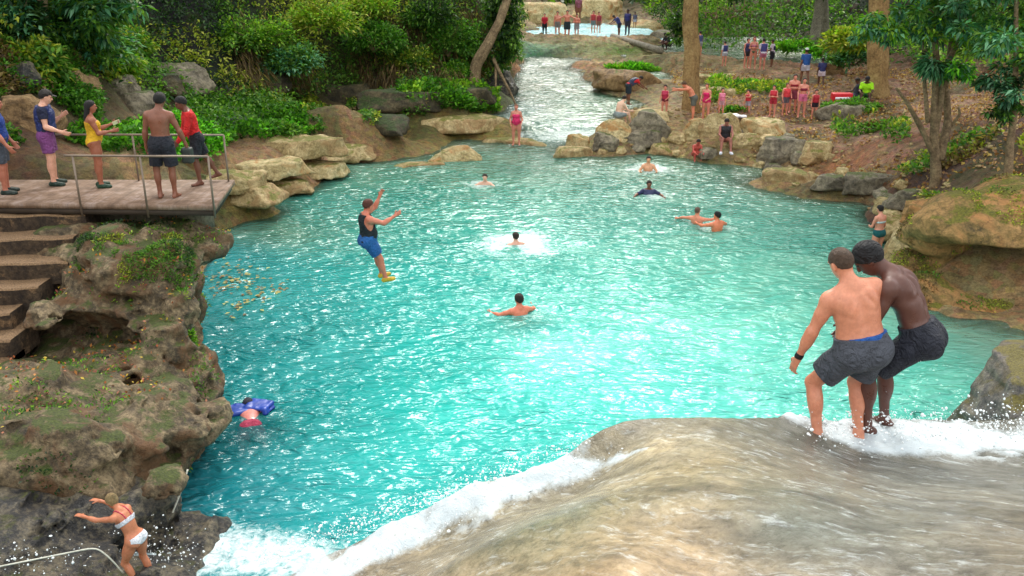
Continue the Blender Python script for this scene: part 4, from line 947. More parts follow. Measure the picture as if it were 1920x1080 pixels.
# --- moss tufts and fallen leaves on the near cliff
def on_mesh(o, n, lr, f):
    me = o.data; V = np.empty(len(me.vertices)*3, np.float32); me.vertices.foreach_get('co', V); V = V.reshape(-1, 3)+np.array(o.location)
    N = np.empty(len(me.vertices)*3, np.float32); me.vertices.foreach_get('normal', N); N = N.reshape(-1, 3)
    ok = np.where(f(V, N))[0]; i = lr.choice(ok, n); return V[i]+lr.normal(0, .02, (n, 3)), N[i]
def near_cliff_cover():
    lr = np.random.default_rng(8); cl = bpy.data.objects['rock_cliff']
    P, N = on_mesh(cl, 16000, lr, lambda V, N: inpix(V, [(150, 440), (330, 440), (365, 480), (350, 560), (300, 520), (250, 560), (200, 540), (140, 500)]) & (N[:, 2] > -.1) & (V[:, 2] > 1.2))
    k = fbm(P*1.6, 3, 4) > -.12; P, N = P[k], N[k]
    tag(leaf_cloud('moss', P, N*.7+[0, 0, .5], lr.uniform(.04, .09, len(P)), .02, mixpal(P, lr, 4, 'mid', 'yellow', 'dark', 1.5), M_LEAF, spread=.9), kind='stuff')
    P, N = on_mesh(cl, 5000, lr, lambda V, N: (N[:, 2] > -.2) & (fbm(V*1.2, 3, 66) > .16))
    tag(leaf_cloud('moss', P, N*.7+[0, 0, .5], lr.uniform(.04, .10, len(P)), .03, mixpal(P, lr, 4, 'mid', 'bright', 'dark', 1.5), M_LEAF, spread=.9), kind='stuff')
    P, N = on_mesh(cl, 1300, lr, lambda V, N: (N[:, 2] > .55) & (fbm(V*1.0, 3, 12) > .0))
    c = np.clip(lin([(170, 92, 50), (196, 128, 60), (140, 70, 48), (206, 176, 70), (186, 120, 96)])[lr.integers(0, 5, len(P))]*lr.uniform(.7, 1.2, (len(P), 1)), 0, .8)
    tag(leaf_cloud('fallen_leaves', P+N*.03, N*.1, lr.uniform(.04, .09, len(P)), .04, c, M_LEAF, spread=1.2, droop=0), kind='stuff')
    b = bpy.data.objects['overhanging_boulder']; P, N = on_mesh(b, 9000, lr, lambda V, N: (N[:, 2] > .1) & (fbm(V*1.1, 3, 34) > .0))
    tag(leaf_cloud('moss', P, N*.8, lr.uniform(.05, .1, len(P)), .03, mixpal(P, lr, 41, 'yellow', 'mid', 'brown', 1.2), M_LEAF, spread=.9), kind='stuff')
    # fallen leaves floating on the pool
    V = []; n = 150; q = []
    for k in range(n):
        if k < 55: t = lr.random(); px, py = 420+110*t+lr.normal(0, 14), 590-60*t+lr.normal(0, 6)
        else: px, py = lr.normal(440, 30), lr.normal(520, 16)
        q.append(G(px, py, .035))
    q = np.array(q); c = np.clip(lin([(176, 150, 80), (150, 120, 70), (200, 190, 120), (130, 96, 60)])[lr.integers(0, 4, n)], 0, .8)
    d = rand_dirs(n, lr); d[:, 2] = 0
    Vv, F = leaves_geo(q, d, np.tile([0, 0, 1.0], (n, 1)), lr.uniform(.08, .17, n), .08, droop=0); tag(mk('floating_leaves', Vv, F, M_LEAF, None, False, colors={'Col': np.repeat(c, 4, 0)}), kind='stuff')
near_cliff_cover()

# --- bushes (things)
def bush(px, py, z, r, n, L, W, pa, label, seed, name='shrub', cat='shrub', mixb=None, group=None, loc=None, hang=0):
    lr = np.random.default_rng(seed); p = G(px, py, z) if loc is None else np.array(loc, float); r = np.array(r, float)
    t = empty(name, p); tag(t, label, cat, group)
    ns = 9; mb = MB(); tips = []
    for i in range(ns):
        d = rand_dirs(1, lr)[0]; d[2] = abs(d[2])*.8+.25; e = d*r*.75+[0, 0, r[2]*.2]
        mb.tube([np.array([0, 0, -.1]), e*.5+[0, 0, .1*r[2]], e], [.03, .02, .008], 5, False); tips.append(e)
    mb.build('stem', M_BARK, t, True)
    nc = max(10, n//90); cc = rand_dirs(nc, lr)*(lr.random((nc, 1))**.4)*r*.8; cc[:, 2] = np.abs(cc[:, 2])+r[2]*.15
    i = lr.integers(0, nc, n); P = cc[i]+rand_dirs(n, lr)*(lr.random((n, 1))**.5)*r*.34
    out_ = P/r; out_ /= np.linalg.norm(out_, axis=1)[:, None]+1e-6
    w = (np.clip(fbm((P+p)*1.5, 2, seed), -.5, .5)+.5) if mixb else None
    leaf_cloud('foliage', P, out_*.8+[0, 0, .15-hang], L*lr.uniform(.6, 1.3, n), W*lr.uniform(.7, 1.2, n), pal(pa, n, lr, mixb, w), M_LEAF, t, spread=.7)
    return t
bush(1182, 135, 1.15, (1.9, .9, .42), 3800, .28, .07, 'fern', 'bright green fern clump on the brown rock island in the stream', 1, 'fern_clump', 'ferns', 'bright')
bush(1440, 97, 1.9, (.9, .8, .5), 900, .3, .12, 'fern', 'lime green bush right of the group in navy vests by the upper pool', 2) if False else None
bush(1485, 95, 2.0, (1.5, .9, .55), 1500, .3, .14, 'fern', 'lime green bush right of the group by the upper pool', 2, mixb='bright')
bush(1536, 104, 2.1, (.8, .6, .5), 800, .26, .12, 'fern', 'bright small bush right behind the two walkers in blue vests', 3)
bush(1600, 120, 2.4, (1.8, 1.0, .9), 2400, .28, .12, 'mid', 'mid green shrub behind the mustard block', 4, mixb='blue')
bush(1610, 90, 3.4, (2.0, 1.2, .9), 2400, .28, .12, 'bright', 'yellow green shrub left of the broad brown trunk', 5, mixb='yellow')
bush(1595, 205, 1.35, (1.35, .7, .36), 1800, .2, .08, 'mid', 'low green plants on the mound below the person in lime', 6, mixb='ivy')
bush(1660, 240, 1.4, (.9, .5, .2), 700, .2, .08, 'mid', 'small dull green plant on the dirt left of the forked tree', 7, mixb='brown')
bush(1405, 165, 1.5, (1.3, .6, .35), 1300, .22, .09, 'mid', 'low bush in front of the group by the upper pool', 8, mixb='fern')
bush(1380, 215, 1.0, (.9, .5, .3), 700, .2, .08, 'ivy', 'low green weeds right of the child in the pink vest', 9, mixb='yellow')
bush(1785, 335, 1.3, (.5, .5, .35), 800, .16, .07, 'mid', 'dark green shrub at the foot of the forked tree', 10, mixb='dark')
bush(1790, 375, 1.5, (.9, .6, .25), 1000, .16, .06, 'mid', 'green weeds in front of the mossy rock right of the forked tree', 11, mixb='yellow')
bush(340, 400, 2.35, (.42, .35, .35), 900, .13, .06, 'ivy', 'small bush growing out of the cliff under the platform corner', 12, mixb='yellow')
bush(350, 650, .95, (.2, .3, .3), 500, .10, .05, 'mid', 'green tuft on the cliff pillar at the waterline', 13, mixb='bright')
# leafy shrubs left, above the platform
for i, (px, py, r, pa, mx, lab) in enumerate([(150, 95, (1.7, 1.3, 1.5), 'mid', 'blue', 'broad leaved blue green plant above the man in the navy life vest'), (215, 125, (1.0, .8, .7), 'yellow', 'bright', 'yellow green plant with drooping leaves above the woman in yellow'), (110, 60, (1.3, 1.2, 1.3), 'dark', 'mid', 'dark shrub in the upper corner beside the dark trunk'), (235, 85, (1.2, .9, .8), 'mid', 'yellow', 'pale leaved shrub under the dark hollow of the hillside'), (70, 130, (.9, .7, .9), 'mid', 'yellow', 'bush beside the blue black stone pile'), (30, 60, (1.2, 1, 1.3), 'dark', 'blue', 'dark bush on the upper bank behind the stone pile')]):
    p = hit(px, py+20); bush(0, 0, 0, r, 2600, .24, .10, pa, lab, 40+i, mixb=mx, loc=p, hang=.35)
for i, (px, py, Y, r, pa, mx, lab) in enumerate([(600, 30, 41, (2.0, 1.2, 1.2), 'yellow', 'bright', 'sunlit yellow green bush high on the middle of the jungle cliff'), (480, 60, 39, (1.8, 1.2, 1.2), 'mid', 'bright', 'leafy bush left of the sunlit one on the jungle cliff'), (700, 70, 43, (1.6, 1.2, 1.2), 'ivy', 'mid', 'green bush hanging in the middle of the jungle cliff'), (760, 110, 44, (1.7, 1.0, 1.0), 'yellow', 'mid', 'olive yellow bush above the shaded rock shelf'), (840, 70, 45, (2.0, 1.2, 1.6), 'ivy', 'mid', 'rounded green bush left of the leaning tree'), (690, 5, 44, (1.6, 1.2, 1.0), 'bright', 'yellow', 'bright bush at the top edge of the jungle cliff'), (800, 20, 45, (1.6, 1.2, 1.2), 'mid', 'dark', 'dark green bush near the top of the jungle cliff'), (550, 110, 39, (1.5, 1.0, 1.0), 'mid', 'blue', 'blue green bush low on the jungle cliff'), (860, 130, 44.5, (1.1, .8, .6), 'bright', 'ivy', 'light green bush above the ivy near the leaning tree')]):
    bush(0, 0, 0, r, 3600, .2, .09, pa, lab, 60+i, mixb=mx, loc=D(px, py, Y)-[0, 0, r[2]*.5], hang=.25)
# --- trees
def trunk_mesh(pts, rad, name, mat, parent, flute=0, n=18, seed=0, o=(0, 0, 0)):
    pts = np.array(pts, float); m = len(pts); t = np.linspace(0, 1, m); tt = np.linspace(0, 1, max(12, m*4))
    P = np.column_stack([np.interp(tt, t, pts[:, i]) for i in range(3)]); rr = np.interp(tt, t, rad)
    P = P+.25*rr[:, None]*np.column_stack([noise3(P*1.1, seed), noise3(P*1.1, seed+1), 0*tt])*(tt[:, None] > 0)
    mb = MB(); mb.tube(P-np.array(o), rr, n, True, flute, .12, seed); return mb.build(name, mat, parent, True)
def crown(parent, c, r, n, L, W, pa, mixb, seed, o, ncl=None, droop=.3, fl=0):
    lr = np.random.default_rng(seed); r = np.array(r, float); ncl = ncl or max(18, n//70)
    cc = np.array(c)+rand_dirs(ncl, lr)*(lr.random((ncl, 1))**.45)*r
    cr = r.mean()*lr.uniform(.14, .42, ncl)
    i = lr.integers(0, ncl, n); d = rand_dirs(n, lr); d[:, 2] *= .6; P = cc[i]+d*cr[i][:, None]*lr.random((n, 1))**.4
    w = np.clip(lr.random(ncl)[i], 0, 1)
    col = pal(pa, n, lr, mixb, w)*(lr.uniform(.6, 1.25, ncl)[i])[:, None]
    return leaf_cloud('crown', P-np.array(o), d+[0, 0, -droop], L*.85*lr.uniform(.5, 1.3, n), W*lr.uniform(.7, 1.2, n), col, M_LEAF, parent, spread=.6), cc
def tree(label, base, pts, rad, mat, crowns=(), branches=(), flute=0, seed=0, name='tree', group=None):
    base = np.array(base, float); t = empty(name, base); tag(t, label, 'tree', group)
    trunk_mesh(pts, rad, 'trunk', mat, t, flute, 22, seed, base)
    for bp, br in branches: trunk_mesh(bp, br, 'limb', mat, t, 0, 10, seed+5, base)
    for k, (c, r, n, L, W, pa, mx) in enumerate(crowns): crown(t, c, r, n, L, W, pa, mx, seed*10+k, base)
    return t
def up(px0, py0, z, px1, py1, Y=None):
    a = G(px0, py0, z); b2 = D(px1, py1, Y or a[1]); return a, b2
# thick fluted trunk in the middle right
a, b2 = up(1294, 212, .95, 1295, 0); top = a+(b2-a)*2.6
tree('thick straight brown trunk with ridged bark rising behind the people in red and pink', a, [a-[0, 0, .4], a+(b2-a)*.08, a+(b2-a)*.5, b2, a+(b2-a)*1.8, top], [.50, .36, .31, .30, .26, .2], M_BARKP,
     [(top+[3, 1, 3], (5, 4.5, 2.6), 9000, .36, .16, 'mid', 'bright'), (D(1275, 40, a[1]+1.5)+[0, 0, 0], (.35, .4, 1.5), 900, .3, .1, 'dark', 'mid')], [([b2+[0, 0, 3], b2+[2, .5, 5.5], b2+[3.5, 1, 7.5]], [.14, .1, .05]), ([b2+[0, 0, 2.5], b2+[-2, .5, 5], b2+[-3.4, 0, 7]], [.14, .1, .05])], .14, 1)  # unseen crown pushed up and aside so sun glints reach the pool
a = hit(1546, 84); b2 = D(1541, -10, a[1]); tp = a+(b2-a)*4
tree('slim pale grey trunk behind the two walkers in blue vests', a, [a, b2, tp], [.36, .33, .25], M_BARKG, [(tp, (6, 5, 3), 8000, .5, .24, 'mid', 'dark')], (), .05, 2)
a = hit(1643, 178); b2 = D(1645, -10, a[1]); tp = a+(b2-a)*2.6
tree('broad brown trunk beside the person in the lime shirt', a, [a-[0, 0, .3], a+(b2-a)*.15, b2, tp], [.52, .42, .38, .26], M_BARKP, [(tp+[0, 0, 1], (5, 4, 2.6), 8000, .4, .18, 'mid', 'dark')], (), .10, 3)
# forked tree on the right bank
a = G(1757, 350, 1.3); Y = a[1]; fk = D(1752, 268, Y); p1 = D(1700, 190, Y-.2); p2 = D(1756, 120, Y); p3 = D(1785, 70, Y+.3); p4 = D(1820, 40, Y)
tree('forked multi stemmed tree with pale drooping leaves on the right bank', a, [a-[0, 0, .3], D(1755, 310, Y), fk, D(1752, 200, Y), p2, D(1748, 0, Y), D(1745, -120, Y)], [.17, .14, .12, .09, .08, .06, .04], M_BARK,
     [(D(1700, 45, Y), (1.1, .9, .5), 900, .24, .075, 'blue', 'bright'), (D(1790, 20, Y-.5), (1.4, 1.0, .6), 1300, .25, .09, 'blue', 'mid'), (D(1850, 75, Y-.6), (.9, .8, .5), 800, .25, .08, 'blue', 'bright'), (D(1790, 130, Y-.3), (.6, .5, .22), 500, .22, .08, 'blue', 'fern'), (D(1650, 60, Y), (.8, .7, .4), 900, .22, .08, 'bright', 'blue'), (D(1770, -130, Y), (3, 2.5, 1.6), 4500, .28, .11, 'mid', 'blue')],
     [([D(1756, 300, Y), D(1730, 245, Y), p1, D(1680, 165, Y-.3)], [.10, .07, .05, .03]), ([D(1762, 300, Y), D(1778, 230, Y+.2), D(1772, 160, Y+.2), p3, D(1800, -80, Y)], [.13, .11, .08, .06, .04]), ([fk, D(1770, 130, Y), p4, D(1850, -30, Y)], [.1, .08, .06, .04]), ([D(1784, 235, Y+.2), D(1800, 215, Y), D(1797, 200, Y)], [.05, .04, .03]), ([D(1740, 230, Y-.1), D(1733, 150, Y), D(1730, 60, Y)], [.06, .05, .03])], 0, 4)
# hanging plants on the fork
bush(0, 0, 0, (.38, .35, .4), 600, .3, .05, 'dark', 'dark drooping air plant hanging in the fork of the multi stemmed tree', 71, 'air_plant', 'plant', 'blue', loc=D(1750, 130, Y-.3), hang=1.2)
a = G(1893, 335, 2.1); Y = a[1]
tree('slender dark tree with blue green leaves near the right edge', a, [a-[0, 0, .3], D(1893, 280, Y), D(1902, 200, Y), D(1905, 100, Y), D(1905, -60, Y)], [.11, .09, .08, .06, .03], M_BARK,
     [(D(1890, 160, Y), (.75, .7, .5), 900, .2, .07, 'blue', 'dark'), (D(1905, 80, Y), (.9, .8, .8), 1300, .22, .08, 'blue', 'mid'), (D(1885, 210, Y), (.5, .4, .25), 500, .18, .07, 'mid', 'dark'), (D(1910, -20, Y), (1.2, 1.0, .8), 2000, .22, .08, 'blue', 'mid')], (), 0, 5)
# leaning tree over the stream, left
a = D(888, 172, 44); q = [a, D(893, 120, 44), D(915, 85, 44), D(935, 45, 44.3), D(950, 0, 44.6), D(965, -70, 45), D(985, -220, 46)]
tree('leaning tan trunk arching over the stream at the end of the jungle cliff', a, q, [.34, .26, .23, .21, .19, .16, .1], M_BARK, [(D(948, 85, 45), (.9, .8, 1.1), 2200, .26, .12, 'mid', 'dark'), (D(940, 20, 45.5), (1.0, .9, 1.3), 2600, .26, .12, 'dark', 'mid'), (q[-1], (4, 4, 2.4), 6000, .36, .16, 'mid', 'yellow')], [([D(925, 110, 44.5), D(945, 150, 44), D(960, 180, 43.6), D(968, 200, 43.2)], [.10, .07, .05, .04]), ([D(930, 120, 44.5), D(930, 165, 43.8)], [.08, .04])], .08, 6)
# dark tree upper left
a = hit(75, 100); Y = a[1]
tree('black barked tree in the upper corner above the stone pile', a, [a, D(70, 0, Y), D(60, -150, Y), D(60, -300, Y+1)], [.3, .26, .2, .1], M_BARK, [(D(60, -180, Y), (4, 3, 1.8), 7000, .36, .15, 'dark', 'mid'), (D(180, 15, Y+1), (1.6, 1.2, .9), 2200, .34, .12, 'blue', 'mid')], (), 0, 7)
# canopy trees over both banks (crowns mostly out of view, added for shade and dark reflections)
CT = [(-24, 33, 5, 'tall forest tree on the left hillside above the platform'), (-17, 40, 6, 'tall forest tree over the dark hollow of the hillside'), (-12, 50, 9, 'tall forest tree on top of the jungle cliff'), (-7.5, 56, 9.5, 'tall forest tree above the leaning trunk'),
      (13, 70, 4, 'forest tree behind the upper pool'), (20, 62, 4.5, 'forest tree left of the far trunks'), (27, 52, 5, 'forest tree beyond the forked tree'), (24, 38, 4.5, 'forest tree above the slender dark tree'), (31, 44, 7, 'forest tree on the right slope'), (34, 70, 9, 'forest tree deep in the right wood'), (17, 84, 6, 'forest tree at the back of the right wood'), (-9, 78, 9, 'forest tree above the far pool'), (-16, 66, 11, 'forest tree on the far left ridge')]
for i, (x, y, z, lab) in enumerate(CT):
    z = float(Tz(np.array([[x, y]]))[0])-.2; lr = np.random.default_rng(900+i); h = lr.uniform(9, 13); b0 = np.array([x, y, z]); ln = lr.normal(0, .6, 2)
    tp = b0+[ln[0], ln[1], h]
    tree(lab, b0, [b0, b0+[ln[0]*.3, 0, h*.5], tp], [.34, .26, .14], M_BARKG if i % 3 else M_BARK, [(tp, (4.6, 4.2, 2.6), 7000, .5, .24, ['mid', 'dark', 'mid'][i % 3], 'bright' if i % 2 else 'dark'), (b0+[lr.normal(0, 1.2), -1.5, h*.45], (2.6, 2.2, 1.8), 2600, .42, .2, 'mid', 'dark')],
         [([b0+[0, 0, h*.55], b0+[1.6, -.6, h*.75], b0+[2.6, -1, h*.95]], [.12, .08, .04]), ([b0+[0, 0, h*.5], b0+[-1.4, .4, h*.7], b0+[-2.6, -.5, h*.9]], [.12, .08, .04])], 0, 20+i, 'forest_tree')
# fallen pale log in the stream and roots
mb = MB(); l0, l1 = G(1148, 74, 2.0), G(1238, 103, 1.75); mb.tube([l0-l0, (l1-l0)*.5, l1-l0], [.16, .2, .22], 12, True, 0, .2, 3)
o = mb.build('fallen_log', M_BARKG, None, True); o.location = l0+[0, 0, .25]; tag(o, 'pale fallen log slanting across the rocks under the far people in navy vests', 'log')
def brushpile():
    lr = np.random.default_rng(5); p = hit(1385, 40); mb = MB()
    for i in range(40):
        a = lr.normal(0, 1, 3)*[2.2, .6, .4]; d = rand_dirs(1, lr)[0]*[1, .4, .8]*lr.uniform(.8, 1.8); a[2] = abs(a[2])+.1
        mb.tube([a-d, a+lr.normal(0, .15, 3), a+d], [.03, .05, .02], 6, False)
    o = mb.build('dead_branches', simple('dead_wood', (150, 122, 96), .8, .3, 3), None, True); o.location = p; tag(o, kind='stuff')
brushpile()
# ============================================================ people
def rotv(a, b, c=0):
    """a forward lean, b lean to own right, c turn left (radians)"""
    return np.array(Matrix.Rotation(c, 3, 'Z')@Matrix.Rotation(b, 3, 'Y')@Matrix.Rotation(-a, 3, 'X'))
def un(v): v = np.asarray(v, float); return v/np.linalg.norm(v)
class Fig:
    def __init__(s, pose, g=1.0, fem=False, lvl=0, child=False):
        p = dict(pel=(5, 0, 0), ch=(4, 0, 0), hd=(0, 0, 0), ra=((.16, .0, -1), (.06, .18, -1)), la=((-.16, .0, -1), (-.06, .18, -1)), rl=((.06, .02, -1), (.0, -.03, -1)), ll=((-.06, .02, -1), (0, -.03, -1)),
                 rh=None, lh=None, rf=(.18, 1, 0), lf=(-.18, 1, 0), curl=.5)
        p.update(pose); s.p = p; s.g = g; s.fem = fem; s.lvl = lvl
        s.h = [.026, .0105, .0075][lvl]
        rr = lambda t: rotv(*[R(x) for x in (list(t)+[0, 0, 0])[:3]])
        s.Rp, s.Rc = rr(p['pel']), rr(p['ch']); s.Ra = rr([(a+b)/2 for a, b in zip(p['pel'], p['ch'])]); s.Rh = rr(p['hd'])
        hs = 1.14 if child else 1.0; s.hs = hs
        O = np.zeros(3); s.O = O
        s.wa = O+s.Rp@[0, 0, .13]; s.cc = s.wa+s.Ra@[0, 0, .17]; s.nb = s.cc+s.Rc@[0, -.01, .19]
        sw = .155 if fem else .178
        s.sh = {1: s.cc+s.Rc@[sw, -.005, .13], -1: s.cc+s.Rc@[-sw, -.005, .13]}
        nd_ = un(s.Rc@[0, .15, 1]+s.Rh@[0, .1, 1]); s.hb = s.nb+nd_*.075; s.hc = s.hb+s.Rh@[0, .018, .105*hs]
        hw = .095 if fem else .09
        s.hip = {1: O+s.Rp@[hw, 0, -.02], -1: O+s.Rp@[-hw, 0, -.02]}
        s.el, s.wr, s.kn, s.an = {}, {}, {}, {}
        for sd, a, l in ((1, 'ra', 'rl'), (-1, 'la', 'll')):
            u, f = p[a]; s.el[sd] = s.sh[sd]+un(u)*.285; s.wr[sd] = s.el[sd]+un(f)*.25
            u, f = p[l]; s.kn[sd] = s.hip[sd]+un(u)*.425; s.an[sd] = s.kn[sd]+un(f)*.41
        s.minz = min(s.an[1][2], s.an[-1][2])-.072
        s.pr = {}; s.define()
    def define(s):
        g, fem, P = s.g, s.fem, {}
        E = lambda c, r, M, k=.05: ('e', c, np.array(r), M, k)
        C = lambda a, b, ra, rb, k=.03: ('c', a, b, ra, rb, k)
        Rp, Ra, Rc, Rh = s.Rp, s.Ra, s.Rc, s.Rh
        w = 1.08 if fem else 1.0
        P['pelvis'] = [E(s.O+Rp@[0, 0, .01], (.155*w*g, .105*g, .12), Rp), E(s.O+Rp@[.075, -.048, -.045], (.086*w*g, .082*g, .095), Rp), E(s.O+Rp@[-.075, -.048, -.045], (.086*w*g, .082*g, .095), Rp)]
        ww = .118 if fem else .14
        P['belly'] = [E((s.O+s.wa)/2+Ra@[0, .01, .05], (ww*g*(1.05 if not fem else 1), .098*g, .15), Ra)]
        if g > 1.12: P['belly'].append(E(s.wa+Ra@[0, .05, -.02], (.12*g, .09*g, .13), Ra))
        cw = .135 if fem else .162
        P['chest'] = [E(s.cc+Rc@[0, 0, -.01], (cw*g**.6, .108*g**.6, .19), Rc), E(s.cc+Rc@[0, -.02, .08], (cw*1.02*g**.4, .082*g**.5, .11), Rc)]
        if fem: P['chest'] += [E(s.cc+Rc@[sd*.062, .075, .01], (.06*g, .06*g, .062*g), Rc, .03) for sd in (1, -1)]
        else: P['chest'] += [E(s.cc+Rc@[sd*.07, .06, .055], (.078, .045, .062), Rc, .04) for sd in (1, -1)]
        P['chest'] += [E(s.cc+Rc@[sd*.085, -.062, .075], (.062, .036, .085), Rc, .04) for sd in (1, -1)]
        P['should'] = [C(s.nb+Rc@[sd*.02, -.005, .0], s.sh[sd]+Rc@[-sd*.012, 0, .015], .058 if not fem else .045, .05 if not fem else .042, .05) for sd in (1, -1)]
        P['neck'] = [C(s.nb+Rc@[0, 0, -.04], s.hb+Rh@[0, .0, .04], .06 if not fem else .048, .054 if not fem else .045, .04)]
        ta = .88 if fem else 1.0
        q = g**.5
        for sd, nm in ((1, 'R'), (-1, 'L')):
            sh, el, wr = s.sh[sd], s.el[sd], s.wr[sd]; d1, d2 = un(el-sh), un(wr-el)
            P['ua'+nm] = [E(sh+d1*.02, (.06*ta*q,)*3, np.eye(3), .05), C(sh, el, .05*ta*q, .038*ta*q, .03), E(sh+d1*.12, np.array([.046, .046, .085])*ta*q, frame(d1), .03)]
            P['fa'+nm] = [C(el, wr, .038*ta*q, .026*ta, .03), E(el+d2*.07, np.array([.041, .041, .08])*ta*q, frame(d2), .03)]
            hip, kn, an = s.hip[sd], s.kn[sd], s.an[sd]; d1, d2 = un(kn-hip), un(an-kn)
            P['th'+nm] = [C(hip, kn, .084*w*g**.8, .053*q, .05), E(hip+d1*.16, np.array([.082*w*g**.8, .082*w*g**.8, .17]), frame(d1), .04)]
            back = un(np.cross(d2, np.cross([0, -1, 0] if abs(d2[1]) < .8 else [0, 0, -1], d2)))
            P['ca'+nm] = [C(kn, an, .05*q, .034*q, .03), E(kn+d2*.13+back*.016, np.array([.053, .053, .12])*q, frame(d2), .03)]
            fd = un(s.p['rf' if sd > 0 else 'lf']); dn = un(d2-fd*np.dot(d2, fd)); 
            fl = un(np.array(fd)); s_ = np.cross(fl, dn)
            he = an-fl*.045+dn*.04; ba = an+fl*.12+dn*.048
            P['ft'+nm] = [C(an+dn*.0, an+fl*.06+dn*.035, .036, .032, .03), C(he, ba, .031, .026, .03), C(ba+s_*.018, ba+fl*.045+s_*.012, .024, .018, .02), C(ba-s_*.02, ba+fl*.04-s_*.018, .024, .017, .02)]
        h = s.hs
        P['head'] = [E(s.hc+Rh@[0, -.012, .022*h], (.077*h, .094*h, .092*h), Rh, .03), E(s.hc+Rh@[0, .03, -.04*h], (.058*h, .062*h, .068*h), Rh, .04), C(s.hc+Rh@[0, .052, -.088*h], s.hc+Rh@[0, .06, -.082*h], .026, .022, .03)]
        P['face'] = [C(s.hc+Rh@[0, .088*h, .012*h], s.hc+Rh@[0, .106*h, -.022*h], .010, .015, .014), E(s.hc+Rh@[0, .078*h, .030*h], (.05, .018, .012), Rh, .02), E(s.hc+Rh@[0, .084*h, -.055*h], (.024, .014, .012), Rh, .012)]+[E(s.hc+Rh@[sd*.079*h, -.005, -.008*h], (.011, .02, .032), Rh, .01) for sd in (1, -1)]
        s.pr = P
    def add(s, S, nm, inf=0.0, k=None, flatend=None):
        for q in s.pr[nm]:
            if q[0] == 'e': S.ell(q[1], q[2]+inf, q[3], k or q[4])
            else: S.cone(q[1], q[2], q[3]+inf, q[4]+inf, k or q[5])
    def hand(s, S, sd):
        wr = s.wr[sd]; el = s.el[sd]; spec = s.p['rh' if sd > 0 else 'lh']
        d = un(wr-el); n = np.array([-sd, .15, 0.0]); cu = s.p['curl']
        if spec: 
            if spec[0] is not None: d = un(spec[0])
            if spec[1] is not None: n = np.array(spec[1], float)
            if len(spec) > 2: cu = spec[2]
        n = un(n-d*np.dot(n, d)); a = np.cross(d, n)*sd
        f = 1 if s.lvl else 1.15
        M = np.stack([a, n, d], 1)
        S.ell(wr+d*.055, np.array([.040, .016, .052])*f, M, .02); S.cone(wr-d*.02, wr+d*.02, .026, .025, .02)
        s.palm = getattr(s, 'palm', {}); s.palm[sd] = (wr+d*.075+n*.02, d, n, a)
        if s.lvl == 0:
            S.cone(wr+d*.09, wr+d*.155+n*.02, .03, .02, .02); S.cone(wr+d*.03+a*.03, wr+d*.085+a*.06, .016, .013, .02); return
        r = .0088 if s.lvl == 2 else .0100
        for i, (o, L) in enumerate(((.030, .068), (.010, .078), (-.010, .072), (-.029, .056))):
            b = wr+d*.098+a*o; c1 = cu*(.7+.12*i); d1 = un(d*math.cos(c1)+n*math.sin(c1)+a*o*2.5*(1-cu*.7)); m_ = b+d1*L*.5
            c2 = c1+cu*1.1; d2 = un(d*math.cos(c2)+n*math.sin(c2)+a*o*2*(1-cu*.7)); e = m_+d2*L*.5
            S.cone(b-d*.02, m_, r*1.08, r, .006); S.cone(m_, e, r, r*.8, .004)
        b = wr+d*.025+a*.028; m_ = b+un(d*.7+a*.75+n*.25)*.045; e = m_+un(d*.9+a*.25+n*.45)*.032
        S.cone(b, m_, .0135, .0105, .01); S.cone(m_, e, .0105, .0085, .004)
    def body(s):
        g_ = s.g
        S = SDF(s.h, .03)
        for nm in ('pelvis', 'belly', 'chest', 'should', 'neck', 'uaR', 'uaL', 'faR', 'faL', 'thR', 'thL', 'caR', 'caL', 'ftR', 'ftL', 'head'): s.add(S, nm)
        if s.lvl: s.add(S, 'face')
        s.hand(S, 1); s.hand(S, -1)
        if s.lvl == 2 and not s.fem:
            yb = -.112*g_**.8
            for a, b in ((s.O+s.Rp@[0, yb, .08], s.wa+s.Ra@[0, yb, .06]), (s.wa+s.Ra@[0, yb, .06], s.cc+s.Rc@[0, yb-.006, .13])): S.cone(a, b, .013, .013, .045, op='s')
            for sd in (1, -1): S.ell(s.cc+s.Rc@[sd*.085, -.085*g_**.5, .07], (.05, .03, .075), s.Rc, .03); S.cone(s.cc+s.Rc@[sd*.045, -.118*g_**.6, .12], s.cc+s.Rc@[sd*.12, -.115*g_**.6, -.02], .006, .006, .03, op='s')
        if s.lvl:
            for sd in (1, -1): S.ell(s.hc+s.Rh@[sd*.032*s.hs, .094*s.hs, .012*s.hs], (.015, .012, .010), s.Rh, .012, op='s')
        S.field(); return S.mesh()
    def loc(s, X, which):
        c, M = {'p': (s.O, s.Rp), 'c': (s.cc, s.Rc), 'h': (s.hc, s.Rh)}[which]; return (X-c)@M
    def cloth(s, parts, inf, cuts, k=None, h=None, fold=0):
        S = SDF(h or s.h, .03)
        for nm in parts:
            if isinstance(nm, tuple):
                limb, fr, i2 = nm; sd = 1 if limb[-1] == 'R' else -1
                a, b = (s.hip[sd], s.kn[sd]) if limb[:2] == 'th' else ((s.kn[sd], s.an[sd]) if limb[:2] == 'ca' else (s.sh[sd], s.el[sd]))
                r0, r1 = (.09*s.g**.8, .064) if limb[:2] == 'th' else ((.055, .045) if limb[:2] == 'ca' else (.058*(.88 if s.fem else 1), .046))
                S.cone(a, a+(b-a)*fr, r0+i2*.7, r0+(r1-r0)*fr+i2, .035, flat=True)
            else: s.add(S, nm, inf, k)
        S.field()
        if fold and s.lvl: noisy(S, fold, 7, 3, 3, .8, (1, 1, .5))
        X = S.grid()
        for c in cuts: S.f = np.maximum(S.f, c(X))
        return S.mesh()
NEAR_EYE = simple('eye_dark', (30, 24, 20), .2)
